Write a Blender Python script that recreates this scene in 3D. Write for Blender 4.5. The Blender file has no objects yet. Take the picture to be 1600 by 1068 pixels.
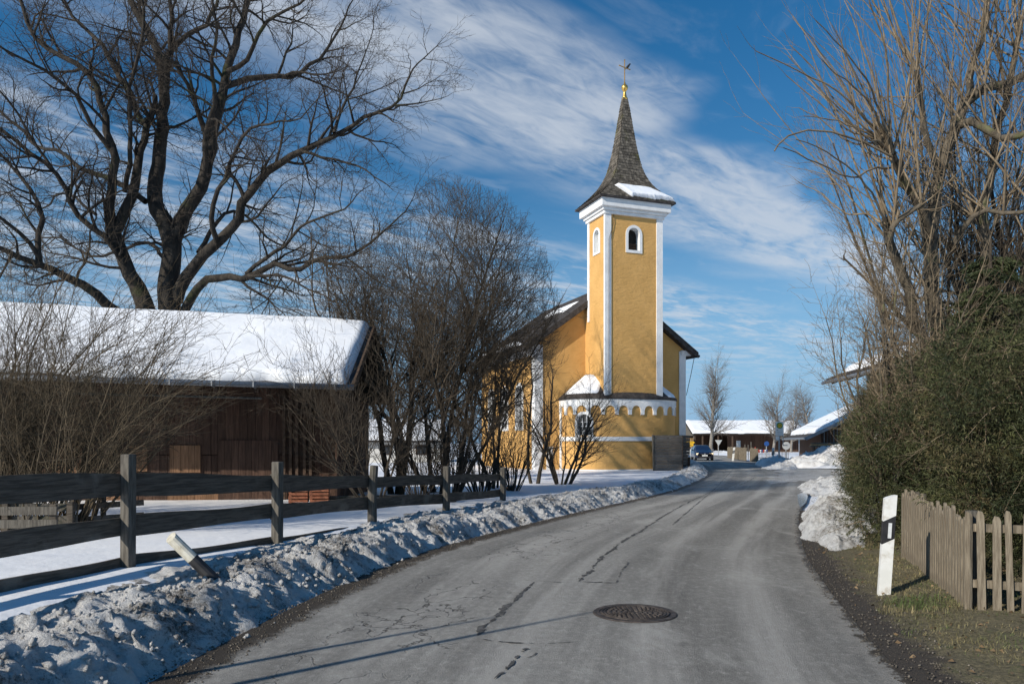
import bpy, math, random
import numpy as np
from mathutils import Vector, Matrix, Quaternion

random.seed(7)
rng = np.random.default_rng(7)
C = bpy.context.scene.collection
scene = bpy.context.scene
R = math.radians

# ------------------------------------------------------------------ camera
CAMH, FPX, HOR = 1.65, 1200.0, 692.0
cam_d = bpy.data.cameras.new("camera")
cam = bpy.data.objects.new("camera", cam_d)
C.objects.link(cam)
cam.location = (0, 0, CAMH)
cam.rotation_euler = (R(90), 0, 0)
cam_d.sensor_width = 36
cam_d.lens = 36 * FPX / 1600
cam_d.shift_y = (HOR - 534) / 1600
cam_d.clip_start = 0.05
cam_d.clip_end = 6000
scene.camera = cam

# ------------------------------------------------------------------ light
SUN_EL = R(28)
SUN_AZ = (-0.765, -0.645)
_l = math.hypot(*SUN_AZ)
SV = Vector((SUN_AZ[0] / _l * math.cos(SUN_EL), SUN_AZ[1] / _l * math.cos(SUN_EL), math.sin(SUN_EL)))
sun_d = bpy.data.lights.new("sun", 'SUN')
sun_d.energy = 4.9
sun_d.angle = R(0.5)
sun_d.color = (1.0, 0.93, 0.82)
sun = bpy.data.objects.new("sun", sun_d)
sun.rotation_euler = SV.to_track_quat('Z', 'Y').to_euler()
sun.location = (-20, -20, 30)
C.objects.link(sun)

world = bpy.data.worlds.new("World")
scene.world = world
world.use_nodes = True
scene.view_settings.view_transform = 'Standard'
scene.view_settings.look = 'None'
scene.view_settings.exposure = 0.0
scene.view_settings.gamma = 1.0
scene.cycles.use_denoising = True
scene.cycles.max_bounces = 6
scene.cycles.diffuse_bounces = 3
scene.cycles.transparent_max_bounces = 8


class NT:
    """small helper for node trees"""
    def __init__(self, nt):
        self.nt = nt
        self.N, self.L = nt.nodes, nt.links

    def new(self, t, **kw):
        n = self.N.new(t)
        for k, v in kw.items():
            setattr(n, k, v)
        return n

    def put(self, sock, v):
        if isinstance(v, bpy.types.NodeSocket):
            self.L.new(v, sock)
        elif v is not None:
            if isinstance(v, (tuple, list)) and len(v) == 3 and sock.type == 'RGBA':
                v = (*v, 1)
            sock.default_value = v

    def math(self, op, a, b=None, c=None, clamp=False):
        n = self.new('ShaderNodeMath', operation=op, use_clamp=clamp)
        for i, v in enumerate((a, b, c)):
            if v is not None:
                self.put(n.inputs[i], v)
        return n.outputs[0]

    def mix(self, f, a, b, blend='MIX'):
        n = self.new('ShaderNodeMix', data_type='RGBA', blend_type=blend)
        self.put(n.inputs[0], f)
        self.put(n.inputs[6], a)
        self.put(n.inputs[7], b)
        return n.outputs[2]

    def step(self, x, a, b, lo=0.0, hi=1.0):
        n = self.new('ShaderNodeMapRange', interpolation_type='SMOOTHSTEP')
        for i, v in enumerate((x, a, b, lo, hi)):
            self.put(n.inputs[i], v)
        return n.outputs[0]

    def noise(self, vec, scale, detail=5.0, rough=0.55, dist=0.0, dim='3D'):
        n = self.new('ShaderNodeTexNoise', noise_dimensions=dim)
        self.put(n.inputs['Vector'], vec)
        n.inputs['Scale'].default_value = scale
        n.inputs['Detail'].default_value = detail
        n.inputs['Roughness'].default_value = rough
        n.inputs['Distortion'].default_value = dist
        return n.outputs[0]

    def mapping(self, vec, scale=(1, 1, 1), rot=(0, 0, 0), loc=(0, 0, 0)):
        n = self.new('ShaderNodeMapping')
        self.put(n.inputs['Vector'], vec)
        n.inputs['Scale'].default_value = scale
        n.inputs['Rotation'].default_value = rot
        n.inputs['Location'].default_value = loc
        return n.outputs[0]


def build_world():
    t = NT(world.node_tree)
    t.N.clear()
    sky = t.new('ShaderNodeTexSky', sky_type='NISHITA')
    sky.sun_disc = False
    sky.sun_elevation = SUN_EL
    sky.sun_rotation = math.atan2(SUN_AZ[0], SUN_AZ[1]) % (2 * math.pi)
    sky.altitude = 600
    sky.air_density = 1.0
    sky.dust_density = 0.3
    sky.ozone_density = 2.0
    tc = t.new('ShaderNodeTexCoord')
    sep = t.new('ShaderNodeSeparateXYZ')
    t.L.new(tc.outputs['Generated'], sep.inputs[0])
    z = t.math('MAXIMUM', sep.outputs[2], 0.02)
    px = t.math('DIVIDE', sep.outputs[0], z)
    py = t.math('DIVIDE', sep.outputs[1], z)
    # q runs across the cirrus band, a along it
    q = t.math('ADD', t.math('MULTIPLY', px, -0.75), t.math('MULTIPLY', py, 0.66))
    a = t.math('ADD', t.math('MULTIPLY', px, 0.66), t.math('MULTIPLY', py, 0.75))
    comb = t.new('ShaderNodeCombineXYZ')
    t.put(comb.inputs[0], a)
    t.put(comb.inputs[1], q)
    v = comb.outputs[0]
    soft = t.noise(v, 1.3, 4, 0.5, 0.4)
    q2 = t.math('ADD', q, t.math('MULTIPLY', t.math('SUBTRACT', soft, 0.5), 0.75))
    band = t.math('MULTIPLY', t.step(q2, 1.03, 1.28), t.step(q2, 2.1, 1.55))
    low = t.math('MULTIPLY', t.step(q2, 2.1, 2.7), 0.95)
    wisp = t.noise(t.mapping(v, (1.3, 2.6, 1), (0, 0, R(-20))), 1.3, 9, 0.56, 0.7)
    fine = t.noise(t.mapping(v, (3.0, 9.0, 1), (0, 0, R(28))), 2.0, 8, 0.58, 0.9)
    tex = t.math('ADD', t.math('MULTIPLY', wisp, 0.68), t.math('MULTIPLY', fine, 0.32))
    tex1 = t.step(tex, 0.24, 0.64)
    m1 = t.math('MULTIPLY', band, tex1)
    m2 = t.math('MULTIPLY', low, t.step(tex, 0.40, 0.66))
    thin = t.math('MULTIPLY', t.step(wisp, 0.52, 0.74), 0.22)
    # contrail
    cq = t.math('ADD', t.math('MULTIPLY', px, -0.945), t.math('MULTIPLY', py, 0.327))
    m = t.math('MAXIMUM', t.math('MAXIMUM', m1, m2), thin)
    fade = t.step(sep.outputs[2], 0.03, 0.17)
    m = t.math('MULTIPLY', t.math('MULTIPLY', m, fade), 0.74)
    hs = t.new('ShaderNodeHueSaturation')
    t.put(hs.inputs['Color'], sky.outputs[0])
    hs.inputs['Saturation'].default_value = 1.12
    hs.inputs['Hue'].default_value = 0.502
    hs.inputs['Value'].default_value = 0.94
    deep = t.mix(t.step(sep.outputs[2], 0.16, 0.55), (0.58, 0.93, 1.02), (0.28, 0.94, 1.16))
    air = t.mix(1.0, hs.outputs[0], deep, 'MULTIPLY')
    air = t.mix(t.step(sep.outputs[2], 0.32, 0.0, 0.0, 0.95), air, (2.8, 4.7, 7.1))
    col = t.mix(m, air, (6.3, 6.8, 7.5))
    bg = t.new('ShaderNodeBackground')
    t.put(bg.inputs[0], col)
    bg.inputs[1].default_value = 0.10
    out = t.new('ShaderNodeOutputWorld')
    t.L.new(bg.outputs[0], out.inputs[0])


build_world()

# ------------------------------------------------------------------ materials
MATS = {}


def mat(name, c1, c2=None, rough=0.8, scale=4.0, stretch=(1, 1, 1), bump=0.0, bscale=None, bstretch=None,
        island=0.0, metallic=0.0, lo=0.35, hi=0.65, detail=6, coord='Object', spec=0.3, third=None, tscale=1.0, tlo=0.55, thi=0.7,
        emit=None, bdist=0.02):
    """noise between two colours (+ a third in larger patches), noise bump, optional per-piece variation"""
    m = bpy.data.materials.new(name)
    m.use_nodes = True
    t = NT(m.node_tree)
    p = t.N['Principled BSDF']
    p.inputs['Roughness'].default_value = rough
    p.inputs['Metallic'].default_value = metallic
    p.inputs['Specular IOR Level'].default_value = spec
    tc = t.new('ShaderNodeTexCoord')
    vec = tc.outputs[coord]
    col = None
    if c2 is not None:
        f = t.step(t.noise(t.mapping(vec, stretch), scale, detail, 0.6), lo, hi)
        col = t.mix(f, c1, c2)
    else:
        col = t.mix(0.0, c1, c1)
    if third is not None:
        f = t.step(t.noise(vec, tscale, 5, 0.6), tlo, thi)
        col = t.mix(f, col, third)
    if island:
        g = t.new('ShaderNodeNewGeometry')
        v = t.math('MULTIPLY_ADD', g.outputs['Random Per Island'], 2 * island, 1 - island)
        hs = t.new('ShaderNodeHueSaturation')
        t.put(hs.inputs['Color'], col)
        t.put(hs.inputs['Value'], v)
        col = hs.outputs[0]
    t.put(p.inputs['Base Color'], col)
    if bump:
        b = t.new('ShaderNodeBump')
        b.inputs['Strength'].default_value = bump
        b.inputs['Distance'].default_value = bdist
        t.put(b.inputs['Height'], t.noise(t.mapping(vec, bstretch or stretch), bscale or scale * 3, 6, 0.6))
        t.L.new(b.outputs[0], p.inputs['Normal'])
    if emit:
        p.inputs['Emission Color'].default_value = (*emit[0], 1)
        p.inputs['Emission Strength'].default_value = emit[1]
    MATS[name] = m
    return m


M_snow = mat("snow", (0.84, 0.86, 0.90), (0.90, 0.91, 0.93), 0.55, 1.5, bump=0.35, bscale=5, bdist=0.05)
M_plaster = mat("ochre_plaster", (0.575, 0.330, 0.108), (0.63, 0.365, 0.125), 0.9, 1.2, bump=0.38, bscale=2.2, bstretch=(1.6, 1.6, 3.2), bdist=0.10,
                third=(0.51, 0.292, 0.096), tscale=0.45, tlo=0.5, thi=0.72)
M_white = mat("white_plaster", (0.70, 0.70, 0.69), (0.80, 0.80, 0.79), 0.85, 2.0, bump=0.3, bscale=6)
M_shingle = mat("grey_shingle", (0.075, 0.065, 0.052), (0.15, 0.13, 0.105), 0.85, 5, island=0.45, third=(0.09, 0.085, 0.03), tscale=1.1)
M_darkroof = mat("dark_roof", (0.035, 0.03, 0.028), (0.075, 0.065, 0.06), 0.8, 5, bump=0.5, bscale=14)
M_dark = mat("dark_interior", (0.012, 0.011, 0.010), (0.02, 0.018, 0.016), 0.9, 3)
M_glass = mat("dark_glass", (0.03, 0.035, 0.04), (0.05, 0.055, 0.06), 0.12, 2, spec=0.6)
M_gold = mat("gilded_metal", (0.75, 0.50, 0.14), (0.68, 0.42, 0.10), 0.32, 6, metallic=0.85)
M_ironcross = mat("gilded_iron", (0.50, 0.30, 0.10), (0.38, 0.22, 0.07), 0.5, 9, metallic=0.4)
M_wood_dark = mat("weathered_dark_wood", (0.060, 0.049, 0.038), (0.125, 0.104, 0.082), 0.85, 3, (1.2, 14, 14), bump=0.5, bscale=6, island=0.25,
                  third=(0.16, 0.14, 0.115), tscale=1.7)
M_post = mat("weathered_grey_post", (0.075, 0.066, 0.055), (0.15, 0.135, 0.112), 0.9, 3, (12, 12, 1.2), bump=0.5, bscale=6, third=(0.07, 0.07, 0.045), tscale=2.5)
M_picket = mat("weathered_picket_wood", (0.13, 0.105, 0.075), (0.25, 0.21, 0.155), 0.9, 3, (16, 16, 1.4), bump=0.55, bscale=5, island=0.28,
               third=(0.09, 0.085, 0.06), tscale=3)
M_barn = mat("brown_barn_board", (0.055, 0.031, 0.022), (0.095, 0.055, 0.038), 0.9, 2.5, (10, 10, 0.8), bump=0.4, bscale=4, island=0.22)
M_barn_new = mat("pale_barn_board", (0.16, 0.088, 0.048), (0.23, 0.13, 0.075), 0.9, 2.5, (10, 10, 0.8), bump=0.4, bscale=4, island=0.18)
M_beam = mat("dark_timber", (0.05, 0.033, 0.022), (0.10, 0.065, 0.045), 0.9, 3, (4, 4, 4), bump=0.4)
M_zinc = mat("zinc", (0.22, 0.235, 0.25), (0.32, 0.33, 0.345), 0.45, 4, metallic=0.5)
M_steel = mat("galvanised_steel", (0.30, 0.31, 0.31), (0.42, 0.43, 0.43), 0.5, 6, metallic=0.5)
M_hoard = mat("dark_boarding", (0.085, 0.076, 0.067), (0.15, 0.135, 0.118), 0.85, 3, (1.5, 1.5, 18), bump=0.4, island=0.25)
M_whitepl = mat("white_plastic", (0.72, 0.72, 0.69), (0.80, 0.80, 0.78), 0.5, 7, third=(0.45, 0.40, 0.32), tscale=6, tlo=0.50, thi=0.74)
M_blackpl = mat("black_plastic", (0.02, 0.02, 0.022), (0.035, 0.035, 0.037), 0.5, 7)
M_oldpl = mat("stained_plastic", (0.50, 0.47, 0.38), (0.62, 0.60, 0.52), 0.6, 9, third=(0.28, 0.23, 0.16), tscale=7, tlo=0.55, thi=0.7)
M_refl = mat("reflector", (0.72, 0.74, 0.74), (0.62, 0.64, 0.65), 0.25, 30)
M_bark_linden = mat("linden_bark", (0.024, 0.020, 0.016), (0.055, 0.046, 0.037), 0.95, 6, (1, 1, 0.35), bump=0.9, bscale=9, bdist=0.05,
                    third=(0.045, 0.048, 0.022), tscale=0.9, tlo=0.58)
M_twig_linden = mat("linden_twig", (0.034, 0.026, 0.020), (0.062, 0.049, 0.037), 0.9, 6)
M_bark_brown = mat("brown_bark", (0.032, 0.026, 0.019), (0.07, 0.057, 0.042), 0.95, 8, (1, 1, 0.4), bump=0.7, bscale=12, third=(0.05, 0.052, 0.024), tscale=1.5)
M_twig_brown = mat("brown_twig", (0.050, 0.038, 0.027), (0.095, 0.074, 0.052), 0.9, 5)
M_twig_tan = mat("tan_twig", (0.13, 0.097, 0.062), (0.25, 0.195, 0.13), 0.85, 4)
M_cane = mat("cane_bark", (0.055, 0.042, 0.026), (0.125, 0.095, 0.060), 0.9, 4)
M_bark_elder = mat("elder_bark", (0.055, 0.045, 0.032), (0.13, 0.108, 0.08), 0.95, 9, (1, 1, 0.4), bump=0.8, bscale=12, third=(0.13, 0.13, 0.06), tscale=2.2)
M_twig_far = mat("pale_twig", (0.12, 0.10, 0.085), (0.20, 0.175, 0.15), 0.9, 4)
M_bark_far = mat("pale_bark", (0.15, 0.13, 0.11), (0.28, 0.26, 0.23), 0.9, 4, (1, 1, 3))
M_needle = mat("hedge_needle", (0.022, 0.030, 0.012), (0.066, 0.070, 0.025), 0.7, 1.6, island=0.5, third=(0.095, 0.075, 0.036), tscale=0.9, tlo=0.52, thi=0.68)
M_core = mat("hedge_shadow_core", (0.022, 0.022, 0.011), (0.045, 0.038, 0.020), 0.95, 8, bump=0.8, bscale=20)
M_spruce = mat("spruce_needle", (0.026, 0.036, 0.014), (0.060, 0.072, 0.028), 0.7, 2, island=0.4)
M_grass = mat("grass_blade", (0.12, 0.115, 0.048), (0.31, 0.25, 0.13), 0.8, 1.3, island=0.4, third=(0.085, 0.12, 0.035), tscale=1.6, tlo=0.5, thi=0.62)
M_carpaint = mat("dark_blue_paint", (0.010, 0.018, 0.045), (0.012, 0.021, 0.052), 0.22, 2, spec=0.6)
M_rubber = mat("rubber", (0.015, 0.015, 0.015), (0.025, 0.025, 0.025), 0.8, 8)
M_lamp = mat("headlamp_lit", (0.9, 0.75, 0.5), None, 0.2, emit=((1.0, 0.72, 0.38), 1.3))
M_yellow = mat("yellow_sign", (0.80, 0.48, 0.02), (0.76, 0.44, 0.02), 0.45, 5)
M_green = mat("green_sign", (0.01, 0.22, 0.09), (0.012, 0.25, 0.10), 0.45, 5)
M_signwhite = mat("sign_white", (0.68, 0.70, 0.69), (0.74, 0.76, 0.75), 0.45, 5)
M_signgrey = mat("sign_back_grey", (0.40, 0.41, 0.41), (0.48, 0.49, 0.48), 0.5, 5)
M_blue = mat("blue_sign", (0.02, 0.07, 0.22), (0.025, 0.08, 0.25), 0.45, 5)
M_red = mat("red_paint", (0.55, 0.05, 0.03), (0.48, 0.045, 0.03), 0.5, 5)
M_terra = mat("terracotta", (0.30, 0.105, 0.055), (0.40, 0.16, 0.085), 0.9, 5, island=0.3)
M_log = mat("split_log", (0.30, 0.17, 0.07), (0.46, 0.30, 0.14), 0.9, 6, island=0.35)
M_iron = mat("cast_iron", (0.055, 0.045, 0.040), (0.115, 0.095, 0.082), 0.6, 14, metallic=0.35, bump=0.4, bscale=60)
M_tar = mat("tar_seam", (0.055, 0.053, 0.05), (0.12, 0.116, 0.11), 0.75, 9, bump=0.4, bscale=60)
M_patch = mat("asphalt_patch", (0.125, 0.122, 0.115), (0.165, 0.16, 0.15), 0.9, 3, bump=0.6, bscale=90, bdist=0.01)
M_ice = mat("meltwater_ice", (0.06, 0.07, 0.085), (0.10, 0.115, 0.13), 0.07, 6, spec=0.8)
M_feather = mat("black_feather", (0.012, 0.012, 0.014), (0.022, 0.022, 0.025), 0.6, 30)
M_housewall = mat("render_wall", (0.62, 0.60, 0.56), (0.70, 0.68, 0.64), 0.9, 2)


def road_material():
    m = bpy.data.materials.new("asphalt")
    m.use_nodes = True
    t = NT(m.node_tree)
    p = t.N['Principled BSDF']
    tc = t.new('ShaderNodeTexCoord')
    uv = t.new('ShaderNodeSeparateXYZ')
    t.L.new(tc.outputs['UV'], uv.inputs[0])
    u, v = uv.outputs[0], uv.outputs[1]
    obj = tc.outputs['Object']
    # long streaks along the direction of travel
    cmb = t.new('ShaderNodeCombineXYZ')
    t.put(cmb.inputs[0], u)
    t.put(cmb.inputs[1], t.math('MULTIPLY', v, 0.012))
    streak = t.noise(cmb.outputs[0], 7.0, 7, 0.66, 0.5)
    big = t.noise(obj, 0.35, 5, 0.6)
    grain = t.noise(obj, 55, 3, 0.75)
    speck = t.noise(obj, 140, 2, 0.8)
    col = t.mix(t.step(streak, 0.30, 0.72), (0.235, 0.226, 0.208), (0.48, 0.462, 0.425))
    # salt film on the left lane, darker and smoother on the right lane
    lane = t.step(t.math('ADD', u, t.math('MULTIPLY', t.math('SUBTRACT', big, 0.5), 0.5)), 0.50, 0.72)
    col = t.mix(t.math("MULTIPLY", lane, 0.85), col, t.mix(t.step(streak, 0.3, 0.7), (0.185, 0.175, 0.158), (0.325, 0.31, 0.283)))
    col = t.mix(t.math('MULTIPLY', t.step(big, 0.45, 0.72), 0.4), col, (0.47, 0.455, 0.42))
    col = t.mix(t.math('MULTIPLY', t.step(grain, 0.45, 0.8), 0.5), col, (0.50, 0.485, 0.455))
    col = t.mix(t.math('MULTIPLY', t.step(speck, 0.60, 0.40), 0.35), col, (0.055, 0.054, 0.052))
    mid = t.noise(t.mapping(obj, (1.0, 0.7, 1)), 13.0, 9, 0.8, 0.3)
    salt = t.noise(t.mapping(obj, (1.0, 0.45, 1)), 1.1, 9, 0.72, 0.6)
    col = t.mix(t.math('MULTIPLY', t.step(mid, 0.58, 0.36), 0.26), col, (0.075, 0.072, 0.067))
    col = t.mix(t.math('MULTIPLY', t.step(mid, 0.52, 0.72), 0.5), col, (0.56, 0.54, 0.50))
    col = t.mix(t.math('MULTIPLY', t.step(salt, 0.52, 0.68), 0.45), col, (0.50, 0.485, 0.45))
    tr_ = t.math('ADD', u, t.math('MULTIPLY', t.math('SUBTRACT', big, 0.5), 0.10))
    band = None
    for c_, w_ in ((0.24, 0.06), (0.43, 0.055), (0.66, 0.05), (0.84, 0.05)):
        b_ = t.step(t.math('ABSOLUTE', t.math('SUBTRACT', tr_, c_)), w_ * 1.3, w_ * 0.2)
        band = b_ if band is None else t.math('MAXIMUM', band, b_)
    col = t.mix(t.math('MULTIPLY', t.math('MULTIPLY', band, t.step(streak, 0.3, 0.6)), 0.42), col, (0.52, 0.50, 0.465))
    # crazed cracks near the left wheel track
    wob = t.noise(obj, 2.2, 6, 0.65)
    cv = t.new('ShaderNodeVectorMath', operation='ADD')
    t.put(cv.inputs[0], t.mapping(obj, (1.0, 0.62, 1)))
    w2 = t.new('ShaderNodeVectorMath', operation='SCALE')
    nz = t.new('ShaderNodeTexNoise')
    t.put(nz.inputs['Vector'], obj)
    nz.inputs['Scale'].default_value = 2.6
    nz.inputs['Detail'].default_value = 6
    t.L.new(nz.outputs['Color'], w2.inputs[0])
    w2.inputs['Scale'].default_value = 0.75
    t.L.new(w2.outputs[0], cv.inputs[1])
    vor = t.new('ShaderNodeTexVoronoi', feature='DISTANCE_TO_EDGE')
    t.L.new(cv.outputs[0], vor.inputs['Vector'])
    vor.inputs['Scale'].default_value = 1.9
    crack = t.step(vor.outputs['Distance'], 0.016, 0.004)
    zone = t.math('MULTIPLY', t.step(u, 0.10, 0.17), t.step(u, 0.42, 0.30))
    zone = t.math('MULTIPLY', zone, t.step(t.noise(obj, 0.55, 3, 0.5), 0.40, 0.50))
    crack = t.math('MULTIPLY', crack, zone)
    crim = t.math('MULTIPLY', t.step(vor.outputs['Distance'], 0.075, 0.02), zone)
    col = t.mix(t.math('MULTIPLY', crim, 0.35), col, (0.33, 0.325, 0.31))
    col = t.mix(t.math('MULTIPLY', crack, 0.75), col, (0.055, 0.053, 0.05))
    # wet soil along both edges, with the bank's shade painted into the left band
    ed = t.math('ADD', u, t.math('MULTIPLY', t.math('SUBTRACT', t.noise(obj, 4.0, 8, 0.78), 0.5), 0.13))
    soil_shade = t.math('MAXIMUM', t.step(ed, 0.072, 0.040), t.step(ed, 0.985, 0.997))
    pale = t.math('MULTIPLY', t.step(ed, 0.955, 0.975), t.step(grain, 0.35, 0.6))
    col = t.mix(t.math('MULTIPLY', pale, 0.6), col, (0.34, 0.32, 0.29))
    col = t.mix(soil_shade, col, t.mix(grain, (0.022, 0.018, 0.015), (0.105, 0.088, 0.070)))
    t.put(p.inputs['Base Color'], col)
    t.put(p.inputs['Roughness'], t.math('MULTIPLY_ADD', soil_shade, -0.35, 0.86))
    p.inputs['Specular IOR Level'].default_value = 0.15
    b = t.new('ShaderNodeBump')
    b.inputs['Strength'].default_value = 1.0
    b.inputs['Distance'].default_value = 0.02
    h = t.math('ADD', t.math('MULTIPLY', grain, 0.6), t.math('MULTIPLY', speck, 0.5))
    h = t.math('SUBTRACT', h, t.math('MULTIPLY', crack, 1.2))
    t.put(b.inputs['Height'], h)
    t.L.new(b.outputs[0], p.inputs['Normal'])
    return m


def dirty_snow_material(name, clean, dirt, amount):
    m = bpy.data.materials.new(name)
    m.use_nodes = True
    t = NT(m.node_tree)
    p = t.N['Principled BSDF']
    tc = t.new('ShaderNodeTexCoord')
    obj = tc.outputs['Object']
    n1 = t.noise(obj, 1.6, 6, 0.65)
    n2 = t.noise(obj, 14.0, 8, 0.72, 0.2)
    n3 = t.noise(obj, 62.0, 4, 0.75)
    s = t.math('ADD', t.math('MULTIPLY', n1, 0.34), t.math('ADD', t.math('MULTIPLY', n2, 0.36), t.math('MULTIPLY', n3, 0.30)))
    f = t.step(s, 0.60 - amount, 0.47 - amount)
    grey = t.mix(n2, (0.46, 0.45, 0.43), clean)
    col = t.mix(t.step(n1, 0.35, 0.6), grey, clean)
    col = t.mix(f, col, dirt)
    peb = t.step(n3, 0.70 - amount * 0.4, 0.76 - amount * 0.4)
    col = t.mix(t.math('MULTIPLY', peb, 0.8), col, (0.06, 0.05, 0.04))
    t.put(p.inputs['Base Color'], col)
    p.inputs['Roughness'].default_value = 0.7
    b = t.new('ShaderNodeBump')
    b.inputs['Strength'].default_value = 1.0
    b.inputs['Distance'].default_value = 0.09
    t.put(b.inputs['Height'], t.math('ADD', n2, t.math('MULTIPLY', n3, 0.5)))
    t.L.new(b.outputs[0], p.inputs['Normal'])
    return m


def verge_material():
    m = bpy.data.materials.new("soil_and_turf")
    m.use_nodes = True
    t = NT(m.node_tree)
    p = t.N['Principled BSDF']
    tc = t.new('ShaderNodeTexCoord')
    uv = t.new('ShaderNodeSeparateXYZ')
    t.L.new(tc.outputs['UV'], uv.inputs[0])
    obj = tc.outputs['Object']
    n = t.noise(obj, 3.5, 7, 0.7)
    g = t.noise(obj, 26, 5, 0.75)
    u = t.math('ADD', uv.outputs[0], t.math('MULTIPLY', t.math('SUBTRACT', n, 0.5), 0.95))
    soil = t.mix(g, (0.026, 0.021, 0.017), (0.080, 0.063, 0.049))
    turf = t.mix(t.step(g, 0.3, 0.7), (0.075, 0.066, 0.034), (0.21, 0.175, 0.10))
    turf = t.mix(t.step(n, 0.55, 0.68), turf, (0.08, 0.095, 0.035))
    t.put(p.inputs['Base Color'], t.mix(t.step(u, 0.26, 0.46), soil, turf))
    p.inputs['Roughness'].default_value = 0.9
    b = t.new('ShaderNodeBump')
    b.inputs['Strength'].default_value = 1.0
    b.inputs['Distance'].default_value = 0.04
    t.put(b.inputs['Height'], t.math('ADD', g, n))
    t.L.new(b.outputs[0], p.inputs['Normal'])
    return m


M_road = road_material()
M_bank = dirty_snow_material("dirty_snow", (0.93, 0.91, 0.88), (0.12, 0.097, 0.075), 0.08)
M_pile = dirty_snow_material("old_snow", (0.88, 0.88, 0.88), (0.36, 0.29, 0.22), 0.11)
M_heap = dirty_snow_material("roadside_snow", (0.90, 0.89, 0.87), (0.22, 0.17, 0.12), 0.10)
M_slush = dirty_snow_material("slush", (0.62, 0.62, 0.62), (0.22, 0.21, 0.195), 0.05)
M_verge = verge_material()


# ------------------------------------------------------------------ mesh helpers
def P(px, py, d):
    """point seen at photo pixel (px, py) at depth d"""
    return Vector(((px - 800) * d / FPX, d, CAMH - (py - HOR) * d / FPX))


def raw_mesh(name, V, F, uv=None, smooth=False):
    """V (n,3) array, F list of (m,k) int arrays"""
    me = bpy.data.meshes.new(name)
    V = np.asarray(V, dtype=np.float32)
    F = [np.asarray(f, dtype=np.int32) for f in F if len(f)]
    me.vertices.add(len(V))
    me.vertices.foreach_set("co", V.ravel())
    loops = np.concatenate([f.ravel() for f in F])
    tot = np.concatenate([np.full(len(f), f.shape[1], dtype=np.int32) for f in F])
    start = np.concatenate(([0], np.cumsum(tot)[:-1])).astype(np.int32)
    me.loops.add(len(loops))
    me.loops.foreach_set("vertex_index", loops)
    me.polygons.add(len(tot))
    me.polygons.foreach_set("loop_start", start)
    me.polygons.foreach_set("loop_total", tot)
    if smooth:
        me.polygons.foreach_set("use_smooth", np.ones(len(tot), dtype=bool))
    if uv is not None:
        l = me.uv_layers.new(name="UVMap")
        l.data.foreach_set("uv", np.asarray(uv, dtype=np.float32)[loops].ravel())
    me.update(calc_edges=True)
    me.validate()
    return me


def link(name, me, m, parent=None, loc=(0, 0, 0)):
    o = bpy.data.objects.new(name, me)
    C.objects.link(o)
    if m is not None and not me.materials:
        me.materials.append(m)
    o.location = loc
    if parent is not None:
        o.parent = parent
    return o


def tag(o, label=None, cat=None, group=None, kind=None):
    if label:
        o["label"] = label
    if cat:
        o["category"] = cat
    if group:
        o["group"] = group
    if kind:
        o["kind"] = kind
    return o


def thing(name, label, cat, loc=(0, 0, 0), rz=0.0, group=None):
    o = bpy.data.objects.new(name, None)
    o.empty_display_size = 0.2
    C.objects.link(o)
    o.location = loc
    o.rotation_euler = (0, 0, rz)
    return tag(o, label, cat, group)


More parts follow.
